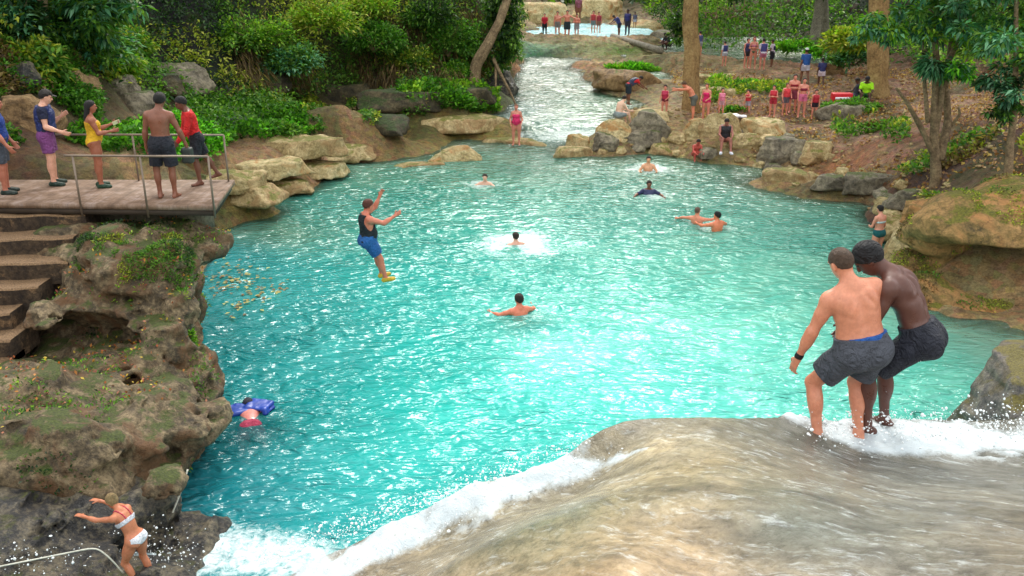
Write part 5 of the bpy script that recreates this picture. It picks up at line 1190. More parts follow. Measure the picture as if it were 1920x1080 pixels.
def frame(d):
    d = un(d); a = np.array([0, 0, 1.0]) if abs(d[2]) < .9 else np.array([1.0, 0, 0]); x = un(np.cross(a, d)); return np.stack([x, np.cross(d, x), d], 1)
def person(px, feet, top, label, pose, yaw=0, sk=(200, 140, 110), wear=(), g=1.0, fem=False, lvl=0, z=None, child=False, loc=None, sc=None, hair=((40, 28, 22), 'short'), group=None, sink=None):
    f = Fig(pose, g, fem, lvl, child); V, F = f.body(); off = np.array([0, 0, -f.minz])
    if loc is not None: p = np.array(loc, float)
    elif z is not None: p = G(px, feet, z)
    else: p = hit(px, feet)
    cy_, sy_ = math.cos(R(yaw)), math.sin(R(yaw)); Rz = np.array([[cy_, -sy_, 0], [sy_, cy_, 0], [0, 0, 1]])
    if sc is None:
        W = (V+off)@Rz.T+p; d = depth_of(W.T); yy = 540-FPX*(W[:, 1]*SP+(W[:, 2]-CH)*CP)/d
        sc = float(np.clip((feet-top)/(yy.max()-yy.min()), .5, 1.25))
    if sink is not None: p = p+np.array([0, 0, -sink*sc])
    kids = []
    def part(name, VF, mat):
        if len(VF[0]) == 0: return
        o = mk(name, VF[0]+off, VF[1], mat, body); kids.append(o); return o
    body = mk('person', V+off, F, skin(sk)); body.location = p; body.rotation_euler = (0, 0, R(yaw)); body.scale = (sc,)*3
    tag(body, label, 'person', group)
    lp, lc, lh = (lambda X: f.loc(X, 'p')), (lambda X: f.loc(X, 'c')), (lambda X: f.loc(X, 'h'))
    e = .004 if lvl else .008
    for w in wear:
        kind, c = w[0], w[1]; mat = simple('cloth', c, .75, .14, 6, bump=.3) if kind not in ('shoes', 'vest') else simple('nylon', c, .5, .16, 5, bump=.2)
        if kind == 'shorts':
            fr = w[2] if len(w) > 2 else .6; lo = w[3] if len(w) > 3 else .02
            part('shorts', f.cloth(['pelvis', 'belly', ('thR', fr, lo), ('thL', fr, lo)], .011+e, [lambda X: lp(X)[..., 2]-.105], fold=.022), mat)
        elif kind == 'band':
            part('waistband', f.cloth(['pelvis', 'belly'], .017+e, [lambda X: lp(X)[..., 2]-.109, lambda X: .080-.03*lp(X)[..., 0]/.15-lp(X)[..., 2]]), mat)
        elif kind == 'trousers':
            part('trousers', f.cloth(['pelvis', 'belly', 'thR', 'thL', ('caR', .93, .008), ('caL', .93, .008)], .012+e, [lambda X: lp(X)[..., 2]-.105]), mat)
        elif kind in ('shirt', 'tank'):
            sl = w[2] if len(w) > 2 else .55; pp = ['pelvis', 'belly', 'chest', 'should']+([('uaR', sl, .012), ('uaL', sl, .012)] if kind == 'shirt' else [])
            cuts = [lambda X: -(lp(X)[..., 2])-.03, lambda X: lc(X)[..., 2]-.205]
            if kind == 'tank': cuts.append(lambda X: np.abs(lc(X)[..., 0])-.135-.25*np.maximum(-lc(X)[..., 2]+.08, 0))
            part('shirt', f.cloth(pp, .015+e, cuts, fold=.008), mat)
            if len(w) > 3 and w[3]: 
                for nm in ('faR', 'faL'):
                    pass
        elif kind == 'sleeves':
            part('sleeve', f.cloth(['uaR', 'uaL', 'faR', 'faL'], .010+e, []), mat)
        elif kind == 'vest':
            pp = ['belly', 'chest', 'should']; S_inf = .055
            part('life_vest', f.cloth(pp, S_inf, [lambda X: -(lp(X)[..., 2])+.06, lambda X: lc(X)[..., 2]-.20, lambda X: np.abs(lc(X)[..., 0])-.175], k=.02), mat)
            if lvl: part('strap', f.cloth(['belly', 'chest'], .048, [lambda X: np.abs(lc(X)[..., 2]+.05)-.016], k=.02), simple('webbing', (30, 34, 60), .6))
        elif kind == 'suit':
            part('swimsuit', f.cloth(['pelvis', 'belly', 'chest'], .006+e, [lambda X: lc(X)[..., 2]-.085-.9*np.maximum(np.abs(lc(X)[..., 0])-.05, 0)*0, lambda X: -.125+.75*np.maximum(np.abs(lp(X)[..., 0])-.02, 0)-lp(X)[..., 2]]), mat)
        elif kind == 'bottom':
            part('bikini_bottom', f.cloth(['pelvis'], .006+e, [lambda X: lp(X)[..., 2]-.045, lambda X: -.12+.62*np.maximum(np.abs(lp(X)[..., 0])-.02, 0)-lp(X)[..., 2]]), mat)
        elif kind == 'boyshorts':
            part('swim_shorts', f.cloth(['pelvis', ('thR', .3, .004), ('thL', .3, .004)], .007+e, [lambda X: lp(X)[..., 2]-.085]), mat)
        elif kind == 'top':
            part('bikini_top', f.cloth(['chest'], .006+e, [lambda X: np.abs(lc(X)[..., 2]-.0)-(.05 if w[2:] == () else w[2])]), mat)
        elif kind == 'straps':
            part('bikini_strap', f.cloth(['chest', 'should'], .006+e, [lambda X: np.abs(np.abs(lc(X)[..., 0])-.06-.1*np.maximum(lc(X)[..., 2]-.05, 0))-.010, lambda X: .02-lc(X)[..., 2]]), mat)
        elif kind == 'shoes':
            for nm in ('ftR', 'ftL'):
                sd = 1 if nm[-1] == 'R' else -1
                part('shoe', f.cloth([nm], .010+e, [lambda X: X[..., 2]-(f.an[sd][2]+.01)]), mat)
        elif kind == 'cap':
            part('cap', f.cloth(['head'], .016+e, [lambda X: .045+.2*lh(X)[..., 1]-lh(X)[..., 2]]), mat)
            S = SDF(f.h, .03).ell(f.hc+f.Rh@[0, .115, .052], (.06, .06, .012), f.Rh); S.field(); part('visor', S.mesh(), mat)
        elif kind == 'durag':
            part('head_wrap', f.cloth(['head'], .016, [lambda X: -.02+.75*lh(X)[..., 1]-lh(X)[..., 2]]), mat)
        elif kind == 'bracelet':
            sd = w[2]; d = un(f.wr[sd]-f.el[sd]); S = SDF(.006, .02).cone(f.wr[sd]-d*.03, f.wr[sd]-d*.016, .034, .034, .01); S.field(); part('bracelet', S.mesh(), mat)
        elif kind == 'mark':
            S = SDF(.012, .02).box(f.cc+f.Rc@np.array(w[2]), w[3], f.Rc, .01); S.field(); part('chest_patch', S.mesh(), mat)
    if hair:
        hm = simple('hair', hair[0], .6, .3, 30, bump=.5); st = hair[1]
        if st == 'short': part('hair', f.cloth(['head'], .012+e, [lambda X: .002+.80*lh(X)[..., 1]-lh(X)[..., 2]+.012*noise3(X*45, 4)], fold=.012), hm)
        elif st == 'buzz': part('hair', f.cloth(['head'], .005+e*.6, [lambda X: .0+.72*lh(X)[..., 1]-lh(X)[..., 2]+.014*noise3(X*50, 4), lambda X: .034-np.linalg.norm(np.abs(lh(X))*[1, 0, 0]+lh(X)*[0, 1, 1]-[.082, -.005, -.008], axis=-1)], fold=.004), hm)
        elif st in ('long', 'bun', 'pony'):
            S = SDF(f.h, .03); f.add(S, 'head', .014)
            hc, Rh = f.hc, f.Rh
            if st == 'long': S.ell(hc+Rh@[0, -.06, -.07], (.085, .05, .13), Rh, .05); S.ell(f.nb+Rh@[0, -.07, -.03], (.075, .035, .11), Rh, .05)
            if st == 'bun': S.ell(hc+Rh@[0, -.10, .055], (.042, .042, .042), Rh, .02)
            if st == 'pony': S.cone(hc+Rh@[0, -.10, .02], hc+Rh@[0, -.14, -.14], .03, .014, .03)
            S.field(); X = S.grid(); q = lh(X); S.f = np.maximum(S.f, np.minimum(.0+.9*q[..., 1]-q[..., 2], .02+q[..., 1])/1.3); part('hair', S.mesh(), hm)
    if lvl:
        for sd in (1, -1):
            S = SDF(.006, .02).ell(f.hc+f.Rh@[sd*.031*f.hs, .086*f.hs, .012*f.hs], (.011, .009, .006), f.Rh); S.field(); part('eye', S.mesh(), NEAR_EYE)
        S = SDF(.006, .02).ell(f.hc+f.Rh@[0, .096*f.hs, -.056*f.hs], (.022, .006, .006), f.Rh); S.field(); part('mouth', S.mesh(), simple('lips', (150, 80, 70), .4))
    body['_'] = 0; del body['_']
    def W(v): return p+sc*(Rz@(np.array(v)+off))
    f.W = W; f.obj = body; return f
WHITE = (206, 144, 116); PALE = (222, 170, 146); TANSK = (178, 118, 84); BROWN = (122, 80, 58); DARK = (84, 52, 42); ROSE = (214, 140, 120)
# --- the two men on the lip of the cascade
zA = Fz(*G(1553, 806, 3.45)[:2])
mA = person(1590, 836, 468, 'pale shirtless man in grey shorts with a blue waistband standing in the white water', dict(pel=(10, -9, 0), ch=(16, -15, 0), hd=(24, -12, 16), la=((-.36, .10, -1), (-.24, .26, -1)), ra=((.25, .55, -1), (.2, .9, -.2)),
     ll=((-.50, .62, -1), (.03, -.40, -1)), rl=((.02, .52, -1), (.02, -.36, -1)), rf=(.1, 1, -.1), lf=(-.35, 1, -.1), curl=.55), 8, (210, 142, 112), [('shorts', (72, 76, 86), .68, .034), ('band', (26, 84, 160)), ('bracelet', (24, 22, 24), -1)], 1.22, lvl=2, z=3.38, hair=((104, 80, 62), 'buzz'))
mB = person(1694, 828, 467, 'dark skinned man in black shorts and black head wrap crouching against the pale man', dict(pel=(24, 0, 0), ch=(42, 0, 0), hd=(50, 0, 14), la=((-.22, .22, -1), (.65, .6, -.15)), ra=((.1, .5, -.9), (-.2, .6, -.8)),
     ll=((-.10, .72, -.70), (0, -.12, -1)), rl=((.14, .56, -.82), (.0, -.14, -1)), rf=(.2, 1, -.05), lf=(-.1, 1, -.05), curl=.7), 58, (92, 58, 48), [('shorts', (26, 30, 44), .78, .024), ('durag', (18, 18, 22))], .98, lvl=2, z=3.36, hair=None)
# --- jumper
pj = D(694, 528, 17.8)
mJ = person(697, 530, 356, 'man in black tank top and blue shorts caught in mid air jumping into the pool', dict(pel=(2, 0, 0), ch=(-2, 0, 0), hd=(16, 0, 10), la=((-.1, .75, .35), (.15, .4, .9)), ra=((.15, .75, -.25), (.1, .9, .5)), ll=((-.1, .58, -1), (0, .2, -1)), rl=((.1, .5, -1), (0, .22, -1)), rf=(.1, 1, .1), lf=(-.1, 1, .1)), -62, (200, 120, 96), [('tank', (12, 26, 36)), ('shorts', (30, 92, 160), .7, .03), ('shoes', (196, 160, 40))], 1.3, lvl=1, loc=pj, hair=((110, 56, 40), 'short'))
# --- platform people
DG = 'people standing on the platform'
person(14, 362, 178, 'man in blue shirt and grey shorts at the far end of the platform', dict(hd=(8, 0, 0), la=((-.2, .1, -1), (-.05, .5, -.8)), ra=((.3, .1, -1), (.05, .5, -.8))), -70, (176, 112, 90), [('shirt', (24, 60, 140), .8), ('shorts', (70, 78, 90), .8, .03), ('shoes', (20, 40, 34))], 1.22, lvl=1, z=3.0)
person(104, 346, 166, 'man in navy life vest, dark cap and purple patterned shorts looking at his hands', dict(pel=(2, 0, 0), hd=(20, 0, 0), la=((-.2, .25, -1), (.35, .8, .55)), ra=((.2, .1, -1), (.0, .85, -.35))), -72, PALE, [('shirt', (26, 32, 62), .5), ('vest', (24, 40, 98)), ('shorts', (130, 70, 130), .7, .025), ('cap', (52, 46, 44)), ('shoes', (24, 50, 40)), ('mark', (220, 225, 235), (.08, -.13, .11), (.035, .02, .02))], 1.12, lvl=1, z=3.0)
mY = person(190, 350, 186, 'woman with long black hair in a yellow one piece swimsuit holding up a phone', dict(pel=(2, 0, 0), ch=(-2, 0, 0), hd=(8, 0, 0), la=((-.12, .55, -.8), (.05, 1, .35)), ra=((.12, .35, -1), (.0, 1, .12)), rl=((.08, .05, -1), (0, -.05, -1)), curl=.9), -62, (160, 100, 76), [('suit', (226, 176, 30)), ('shoes', (24, 60, 40))], 1.2, True, 1, z=3.0, hair=((26, 20, 22), 'long'))
mS = person(316, 371, 174, 'shirtless brown skinned man in black shorts with his back turned on the platform', dict(pel=(2, 0, 0), ch=(6, 2, 0), hd=(14, 8, -10), ra=((.42, .1, -1), (.25, .3, -1)), la=((-.26, 0, -1), (-.1, .18, -1)), ll=((-.1, .03, -1), (.02, -.03, -1))), 4, (132, 84, 64), [('shorts', (26, 28, 40), .85, .035)], 1.0, lvl=1, z=3.0, hair=((24, 18, 18), 'short'))
person(384, 338, 170, 'man in a red long sleeved shirt and black shorts leaning towards the shirtless man', dict(pel=(10, 0, 0), ch=(14, 0, 0), hd=(22, 0, 0), la=((-.15, .35, -1), (0, .7, -.8)), ra=((.15, .2, -1), (-.1, .6, -1)), ll=((-.05, .15, -1), (0, -.1, -1)), rl=((.1, -.42, -1), (.0, -.55, -1)), rf=(.2, 1, -.2)), 118, (110, 70, 54), [('shirt', (206, 24, 24), .95), ('sleeves', (206, 24, 24)), ('shorts', (22, 24, 34), .85, .03)], 1.05, lvl=1, loc=G(376, 345, 3.0), hair=((22, 18, 20), 'short'))
# --- blonde climber
mC = person(268, 1098, 916, 'blonde woman in a white bikini on the wet rocks with both arms stretched out', dict(pel=(20, 0, 0), ch=(34, 0, 0), hd=(38, 0, -15), la=((-.25, 1, -.12), (.05, 1, .05)), ra=((.1, 1, -.02), (-.1, 1, .12)), ll=((-.12, .38, -1), (0, -.5, -.9)), rl=((.1, .10, -1), (.0, -.35, -1)), lh=(None, (0, 0, -1), .3), rh=(None, (0, 0, -1), .3)), 72, (190, 120, 86), [('bottom', (230, 232, 240)), ('straps', (206, 70, 90)), ('top', (226, 226, 236), .035)], 1.0, True, 2, z=.16, hair=((190, 160, 110), 'bun'))
# --- bank and river people
LV, PK, NV = (176, 40, 60), (228, 60, 120), (34, 44, 92)
stand = dict(); talk = dict(la=((-.25, .2, -1), (.3, .8, -.3)), ra=((.25, .1, -1), (.05, .5, -.9))); fold = dict(la=((-.3, .15, -1), (.9, .5, .1)), ra=((.3, .15, -1), (-.9, .5, .1)))
armout = dict(la=((-.5, .7, -.2), (-.1, 1, .1)), ra=((.2, .1, -1), (.1, .3, -1))); bend = dict(pel=(45, 0, 0), ch=(75, 0, 0), hd=(60, 0, 0), la=((-.1, .6, -.8), (0, .8, -.5)), ra=((.1, .7, -.7), (0, .8, -.6)))
sit = dict(pel=(15, 0, 0), ch=(30, 0, 0), hd=(30, 0, 0), ll=((-.15, 1, .1), (-.05, .3, -1)), rl=((.15, 1, .1), (.05, .3, -1)), la=((-.2, .5, -.8), (.2, .9, -.2)), ra=((.2, .5, -.8), (-.2, .9, -.2)))
walk = dict(pel=(6, 0, 0), ll=((-.05, .3, -1), (0, .05, -1)), rl=((.05, -.2, -1), (0, -.45, -1)), la=((-.2, -.2, -1), (-.1, .1, -1)), ra=((.2, .25, -1), (.1, .4, -1)))
person(968, 272, 194, 'woman in a pink swimsuit standing on the wet shelf above the pool', dict(la=((-.35, 0, -1), (.1, .6, -.5)), ra=((.35, 0, -1), (-.1, .6, -.5))), 176, ROSE, [('suit', (232, 50, 110))], 1.22, True, z=.05, hair=((150, 110, 80), 'pony'))
person(1178, 196, 142, 'man in a red shirt and dark shorts bending over on the grey boulder', bend, -75, BROWN, [('shirt', (214, 34, 44), .6), ('vest', (40, 50, 80)), ('shorts', (30, 44, 58), .9, .03)], 1.0, z=1.15)
person(1158, 236, 192, 'pale shirtless man in grey shorts sitting below the man in red', dict(sit, pel=(10, 0, 0)), -60, (230, 190, 164), [('shorts', (140, 150, 150), .7, .03)], 1.15, loc=hit(1158, 240)+[0, 0, .08], sc=1.0)
person(1245, 218, 158, 'child in a maroon life vest with wet legs left of the thick trunk', talk, 160, ROSE, [('vest', (190, 40, 80)), ('boyshorts', (120, 20, 50))], 1.0, True, z=.95, child=True, hair=((60, 40, 34), 'short'))
person(1298, 226, 152, 'shirtless man in grey shorts stooping and reaching left beside the thick trunk', dict(pel=(25, 0, 0), ch=(45, 0, 0), hd=(40, 0, 0), la=((-.4, .9, .0), (-.1, 1, .1)), ra=((.2, .9, -.3), (0, 1, -.1))), 78, (220, 138, 108), [('shorts', (96, 98, 90), .7, .03)], 1.15, z=.95, hair=((110, 80, 56), 'short'))
person(1322, 226, 155, 'woman in a hot pink swimsuit beside the stooping man', talk, 150, ROSE, [('suit', (236, 40, 110)), ('boyshorts', (226, 40, 110))], 1.1, True, z=.95, hair=((130, 90, 60), 'pony'))
person(1351, 218, 164, 'child in a pale pink life vest right of the woman in hot pink', stand, 185, ROSE, [('vest', (232, 130, 160)), ('shorts', (200, 150, 160), .5, .02)], 1.0, True, z=1.0, child=True, hair=((90, 64, 50), 'short'))
person(1401, 216, 167, 'child in a red vest and pale shorts standing alone with one arm out', armout, 120, ROSE, [('vest', (196, 40, 56)), ('shorts', (170, 160, 170), .6, .02)], 1.0, False, z=1.0, child=True)
RG = 'bathers in red vests on the dirt bank'
person(1447, 220, 160, 'bather in a red vest at the start of the row, hands clasped in front', fold, 150, ROSE, [('vest', (200, 30, 50)), ('shorts', (180, 40, 60), .5, .02)], 1.0, True, group=RG)
person(1470, 219, 158, 'bather in coral red vest and grey shorts in the middle of the row', talk, 190, ROSE, [('vest', (222, 60, 70)), ('shorts', (110, 100, 110), .6, .02)], 1.1, group=RG, hair=((120, 80, 50), 'short'))
person(1484, 214, 141, 'tallest man of the row, shirtless with a maroon vest hanging at his chest', fold, 170, ROSE, [('shorts', (150, 70, 90), .7, .03), ('top', (150, 30, 50), .05)], 1.1, group=RG, hair=((70, 50, 40), 'short'))
person(1501, 221, 146, 'woman in a dark red top and pink shorts at the end of the row', talk, 175, ROSE, [('top', (140, 30, 60), .06), ('shorts', (230, 120, 160), .5, .02)], 1.1, True, group=RG, hair=((60, 40, 40), 'pony'))
person(1525, 224, 168, 'small child in a red vest and black shorts apart from the row', stand, 180, ROSE, [('vest', (176, 26, 46)), ('shorts', (40, 24, 36), .5, .02)], 1.0, child=True, group=RG)
person(1507, 158, 90, 'walker in a bright blue vest and white shorts with a white cap', walk, 10, BROWN, [('shirt', (36, 90, 160), .7), ('vest', (30, 84, 160)), ('shorts', (206, 200, 214), .6, .03), ('cap', (230, 230, 230))], 1.1, z=1.75)
person(1538, 163, 108, 'walker in a navy vest and white shorts just right of the one in bright blue', walk, -5, DARK, [('shirt', (40, 50, 100), .7), ('vest', (34, 40, 96)), ('shorts', (224, 206, 220), .6, .03)], 1.1, z=1.75)
UG = 'people standing by the upper pool'
person(1357, 127, 80, 'person in a navy vest with white sleeves alone at the edge of the upper pool', stand, 20, ROSE, [('shirt', (220, 222, 230), .9), ('vest', (40, 50, 110)), ('shorts', (190, 190, 206), .5, .02)], 1.0, group=UG)
person(1398, 131, 74, 'bather in a navy vest at the start of the group by the upper pool', talk, 200, ROSE, [('vest', (60, 56, 110)), ('shorts', (60, 60, 70), .5, .02)], 1.0, group=UG)
person(1410, 133, 72, 'woman in flowery pink top in the group by the upper pool', fold, 160, ROSE, [('top', (200, 120, 140), .07), ('bottom', (90, 110, 80))], 1.0, True, group=UG, hair=((120, 60, 60), 'long'))
person(1428, 132, 73, 'bather in a purple navy vest with a white stripe by the upper pool', stand, 10, ROSE, [('shirt', (226, 214, 230), .8), ('vest', (66, 62, 130)), ('shorts', (190, 110, 140), .5, .02)], 1.05, group=UG)
person(1446, 126, 74, 'person in white shirt and black shorts ending the group by the upper pool', talk, 60, BROWN, [('shirt', (224, 206, 224), .6), ('shorts', (24, 24, 40), .95, .04), ('mark', (30, 36, 80), (0, -.12, -.05), (.15, .03, .13))], 1.15, group=UG)
person(1311, 106, 60, 'person in a slate blue vest half hidden behind the thick trunk', stand, 30, ROSE, [('vest', (70, 76, 120)), ('shorts', (150, 150, 160), .6, .03)], 1.0)
person(1253, 92, 56, 'person dressed in black crouching on the rock left of the thick trunk', dict(sit, pel=(20, 0, 0), ll=((-.2, .9, .5), (0, -.2, -1)), rl=((.2, .9, .5), (0, -.2, -1))), 120, DARK, [('shirt', (24, 24, 34), .9), ('trousers', (22, 22, 32))], 1.1, z=1.95, sc=1.0)
FG = 'people standing beside the far pool'
person(1021, 67, 25, 'far person in a red top and black trousers at the edge of the far pool', stand, 170, ROSE, [('shirt', (196, 30, 60), .8), ('trousers', (24, 34, 46))], 1.0, z=2.1, group=FG)
person(1045, 68, 21, 'far shirtless person in grey shorts next to the one in red and black', stand, 170, ROSE, [('shorts', (130, 130, 130), .7, .03)], 1.1, z=2.1, group=FG)
person(1063, 71, 19, 'far shirtless person in black shorts with arms out to the neighbours', dict(la=((-1, .1, -.5), (-.8, .3, -.2)), ra=((1, .1, -.5), (.8, .3, -.2))), 175, ROSE, [('shorts', (34, 50, 60), .9, .04)], 1.1, z=2.1, group=FG)
person(1081, 69, 26, 'far bather in pale shorts right of the one in black shorts', fold, 180, ROSE, [('shorts', (150, 150, 156), .8, .04)], 1.05, z=2.1, group=FG)
person(1084, 40, 2, 'far person in a mauve top on the pale slope above the others', stand, 180, BROWN, [('shirt', (150, 90, 110), .6), ('shorts', (140, 90, 70), .7, .03)], 1.0, group=FG, z=3.1, sc=1.0)
person(1112, 62, 20, 'far child in a brick red vest, one of two side by side', stand, 170, ROSE, [('vest', (180, 50, 56)), ('shorts', (120, 130, 130), .7, .03)], 1.0, z=2.15, group=FG)
person(1122, 62, 22, 'far child in dark red vest and brown shorts beside the brick red one', stand, 190, ROSE, [('vest', (160, 36, 50)), ('shorts', (150, 100, 80), .7, .03)], 1.0, z=2.15, group=FG)
person(1160, 68, 28, 'far person in a blue vest with a white band bending forward', dict(bend, pel=(25, 0, 0), ch=(40, 0, 0)), 100, BROWN, [('shirt', (60, 70, 130), .8), ('vest', (52, 60, 140)), ('shorts', (40, 36, 60), .7, .03)], 1.1, z=2.1, group=FG)
person(1176, 66, 17, 'far tall person in a navy vest and dark trousers behind the bending one', stand, 150, DARK, [('shirt', (50, 50, 90), .8), ('vest', (40, 40, 110)), ('trousers', (50, 44, 60))], 1.1, z=2.1, group=FG)
person(1190, 52, 22, 'small far figure in grey by the white water', stand, 170, BROWN, [('shirt', (96, 90, 110), .6), ('shorts', (180, 170, 180), .6, .03)], 1.0, z=2.3, child=True, group=FG)
person(1357, 287, 232, 'person in a black vest and white shoes sitting against the upright rock', dict(sit, pel=(5, 0, 0), ch=(15, 0, 0)), 175, (170, 110, 96), [('vest', (30, 26, 34)), ('boyshorts', (160, 90, 90)), ('shoes', (220, 220, 230))], 1.1, loc=hit(1357, 284), sc=1.05)
person(1303, 300, 268, 'reddish sunburnt bather crouching at the waterline below the squarish block', dict(sit, ll=((-.2, 1, .4), (0, 0, -1)), rl=((.2, 1, .4), (0, 0, -1))), 190, (200, 90, 80), [('boyshorts', (190, 40, 50))], 1.0, loc=hit(1303, 300)-[0, 0, .1], sc=.8, child=True)
person(1622, 196, 138, 'person in a lime green shirt and black cap sitting on the mossy mound', dict(sit, pel=(12, 0, 0)), 160, DARK, [('shirt', (170, 240, 20), .8), ('shorts', (30, 90, 40), .8, .03), ('cap', (26, 26, 34))], 1.2, loc=G(1620, 198, 1.3)+[0, 0, 0], sc=1.1)
person(1598, 194, 150, 'person in dark clothes lounging beside the one in lime', dict(sit, pel=(-15, 0, 0), ch=(-5, 0, 0), la=((-.4, -.5, -.8), (-.1, -.1, -1)), ll=((-.15, 1, -.1), (-.05, 1, -.3)), rl=((.15, 1, .0), (.05, 1, -.3))), 80, DARK, [('shirt', (40, 44, 56), .9), ('trousers', (60, 60, 80))], 1.1, loc=G(1603, 190, 1.45), sc=1.0)
person(1640, 492, 383, 'woman in teal swim shorts standing shin deep at the right shore', dict(pel=(3, 0, 0), hd=(14, 0, 0), la=((-.3, .2, -1), (.5, .7, -.2)), ra=((.3, .1, -1), (.25, .6, -.7))), 25, (214, 150, 126), [('boyshorts', (10, 96, 100)), ('top', (206, 226, 226), .03)], 1.08, True, z=-.15, hair=((34, 26, 28), 'bun'), sc=None)
# --- swimmers
def swim(px, py, label, above, pose, yaw, sk, wear=(), hair=((50, 34, 28), 'short'), g=1.05, fem=False, sc=1.0, lvl=0, rad=.8, st=.3, clear=0):
    """body upright in the water, 'above' metres of it showing; pixel marks where it meets the surface"""
    f = Fig(pose, g, fem, lvl); H = f.hc[2]+.115-f.minz; p = G(px, py, 0); p[2] = -(H*sc-above)
    SWIM.append((px, py, rad, st))
    if clear: CLEARS.append((px, py+14, .8, clear))
    return person(0, 0, 0, label, pose, yaw, sk, wear, g, fem, lvl, loc=p, sc=sc, hair=hair)
CLEARS = []
tread = dict(la=((-.8, .5, -.3), (-.3, 1, -.1)), ra=((.8, .5, -.3), (.3, 1, -.1)), ll=((-.2, .5, -1), (0, -.4, -1)), rl=((.2, .3, -1), (0, -.6, -1)))
swim(910, 345, 'swimmer with curly dark hair facing the camera near the jagged yellow rock', .36, tread, 170, (226, 180, 156), st=.3)
swim(968, 458, 'swimmer with slick dark hair splashing in the middle of the pool', .32, tread, 20, (222, 170, 150), st=.5, rad=1.1)
swim(975, 590, 'sunburnt swimmer seen from behind treading water in the middle of the pool', .46, tread, 25, (220, 128, 100), [('shorts', (96, 106, 112), .7, .03)], sc=1.05, lvl=1, st=.28, rad=.8, clear=.45)
swim(1215, 318, 'bare shouldered swimmer near the grey rocks with white splashes', .5, dict(tread, la=((-.7, .3, -.9), (.2, .9, .2)), ra=((.7, .3, -.9), (-.2, .9, .2))), 175, (228, 170, 132), st=.42, rad=1.0)
swim(1216, 364, 'swimmer wearing a dark navy life vest in the pool', .46, tread, 175, BROWN, [('vest', (50, 56, 96)), ('shirt', (50, 56, 96), .8)], st=.3)
swim(1308, 418, 'balding swimmer with one arm stretched over the surface in the embracing couple', .50, dict(tread, pel=(-8, 0, 0), ch=(-14, 0, 0), la=((-.95, .3, -.15), (-.8, .4, -.3)), ra=((.6, .7, -.1), (.3, 1, 0))), -30, (228, 150, 122), hair=((130, 100, 84), 'buzz'), st=.2)
swim(1345, 432, 'black haired swimmer with bare back in the embracing couple', .54, dict(tread, hd=(0, 0, 30), la=((-.7, .7, -.2), (0, 1, 0))), 25, (224, 132, 96), hair=((20, 18, 20), 'short'), g=1.15, st=.2)
pS = G(470, 800, -.06)
CLEARS.append((466, 806, .9, .62)); SWIM.append((470, 810, .8, .14))
person(0, 0, 0, 'submerged swimmer in red shorts pushing a blue float just under the surface', dict(pel=(84, 0, 0), ch=(80, 0, 0), hd=(70, 0, 0), la=((-.35, 1, -.12), (.1, 1, -.15)), ra=((.35, 1, -.12), (-.1, 1, -.15)), ll=((-.25, -.9, -.5), (-.1, -.7, -.8)), rl=((.25, -.9, -.45), (.1, -.7, -.8)), rf=(.1, -.3, -1), lf=(-.1, -.3, -1)), 18, (196, 120, 110), [('shorts', (170, 44, 80), .6, .03)], 1.05, lvl=1, loc=pS+np.array([0, 0, -.61]), sc=1.0, hair=((60, 60, 80), 'short'))
def soft(name, prims, mat, label, cat, loc, h=.015, rz=0, amp=.012):
    S = SDF(h, .06)
    for q in prims: S.box(q[0], q[1], np.array(Matrix.Rotation(R(q[2]), 3, 'Z')), .04, .03)
    S.field(); noisy(S, amp, 7, 5, 3); V, F = S.mesh(); o = mk(name, V, F, mat); o.location = loc; o.rotation_euler = (0, 0, R(rz)); return tag(o, label, cat)
soft('float', [((-.20, -.06, .01), (.17, .19, .035), 28), ((.14, .06, .03), (.21, .18, .035), -12), ((.33, -.03, -.02), (.04, .15, .03), -20), ((-.02, .02, .05), (.05, .12, .02), 5)], simple('nylon', (24, 60, 150), .4, .2, 5), 'blue two lobed life vest floating ahead of the submerged swimmer', 'life vest', G(469, 766, .03), h=.012, amp=.03)
soft('towel', [((0, 0, 0), (.42, .25, .05), 5), ((.45, .02, -.03), (.28, .16, .04), -10)], simple('white_cloth', (236, 236, 240), .7, .05, 5), 'white folded towel lying on the upright rock above the seated person in black', 'towel', G(1367, 222, 1.0)+[0, 0, .12])
soft('life_ring', [((0, 0, 0), (.42, .2, .2), 0)], simple('nylon', (206, 30, 46), .4, .1, 5), 'red and white float bag beside the person in dark clothes', 'float', G(1577, 190, 1.5)+[0, 0, .16])
o = bpy.data.objects['life_ring']; o.name = 'float_bag'
S = SDF(.02, .05); S.box((0, -.02, 0), (.34, .215, .05), None, .03); S.field(); V, F = S.mesh(); mk('white_band', V, F, simple('white_cloth', (236, 236, 240), .7, .05, 5), o)
# phone in the woman's hand, camera in the jumper's
def small_box(name, c, half, M, mat, label, cat, loc):
    S = SDF(.004, .01); S.box((0, 0, 0), half, M, .004, .004); S.field(); V, F = S.mesh(); o = mk(name, V, F, mat); o.location = loc; return tag(o, label, cat)
def attach(f, sd, name, half, mat, label, cat):
    c, d, n, a = f.palm[sd]; q = R(f.obj.rotation_euler[2]*180/math.pi); Rz = np.array(Matrix.Rotation(f.obj.rotation_euler[2], 3, 'Z'))
    return small_box(name, None, half, Rz@np.stack([a, n, d], 1), mat, label, cat, f.W(c+n*half[1]))
attach(mY, -1, 'phone', (.036, .006, .074), simple('phone_case', (190, 200, 160), .3, .05), 'small pale phone held up by the woman in yellow', 'phone')
attach(mJ, 1, 'action_camera', (.035, .03, .028), simple('camera_black', (18, 20, 22), .4, .05), 'small black camera in the hand of the jumping man', 'camera')
c, d, n, a = mS.palm[1]
soft('bag', [((0, 0, -.12), (.10, .08, .15), 0)], simple('nylon', (44, 50, 46), .6, .3, 8), 'dark bundle hanging from the hand of the shirtless man on the platform', 'bag', mS.W(c), h=.012)
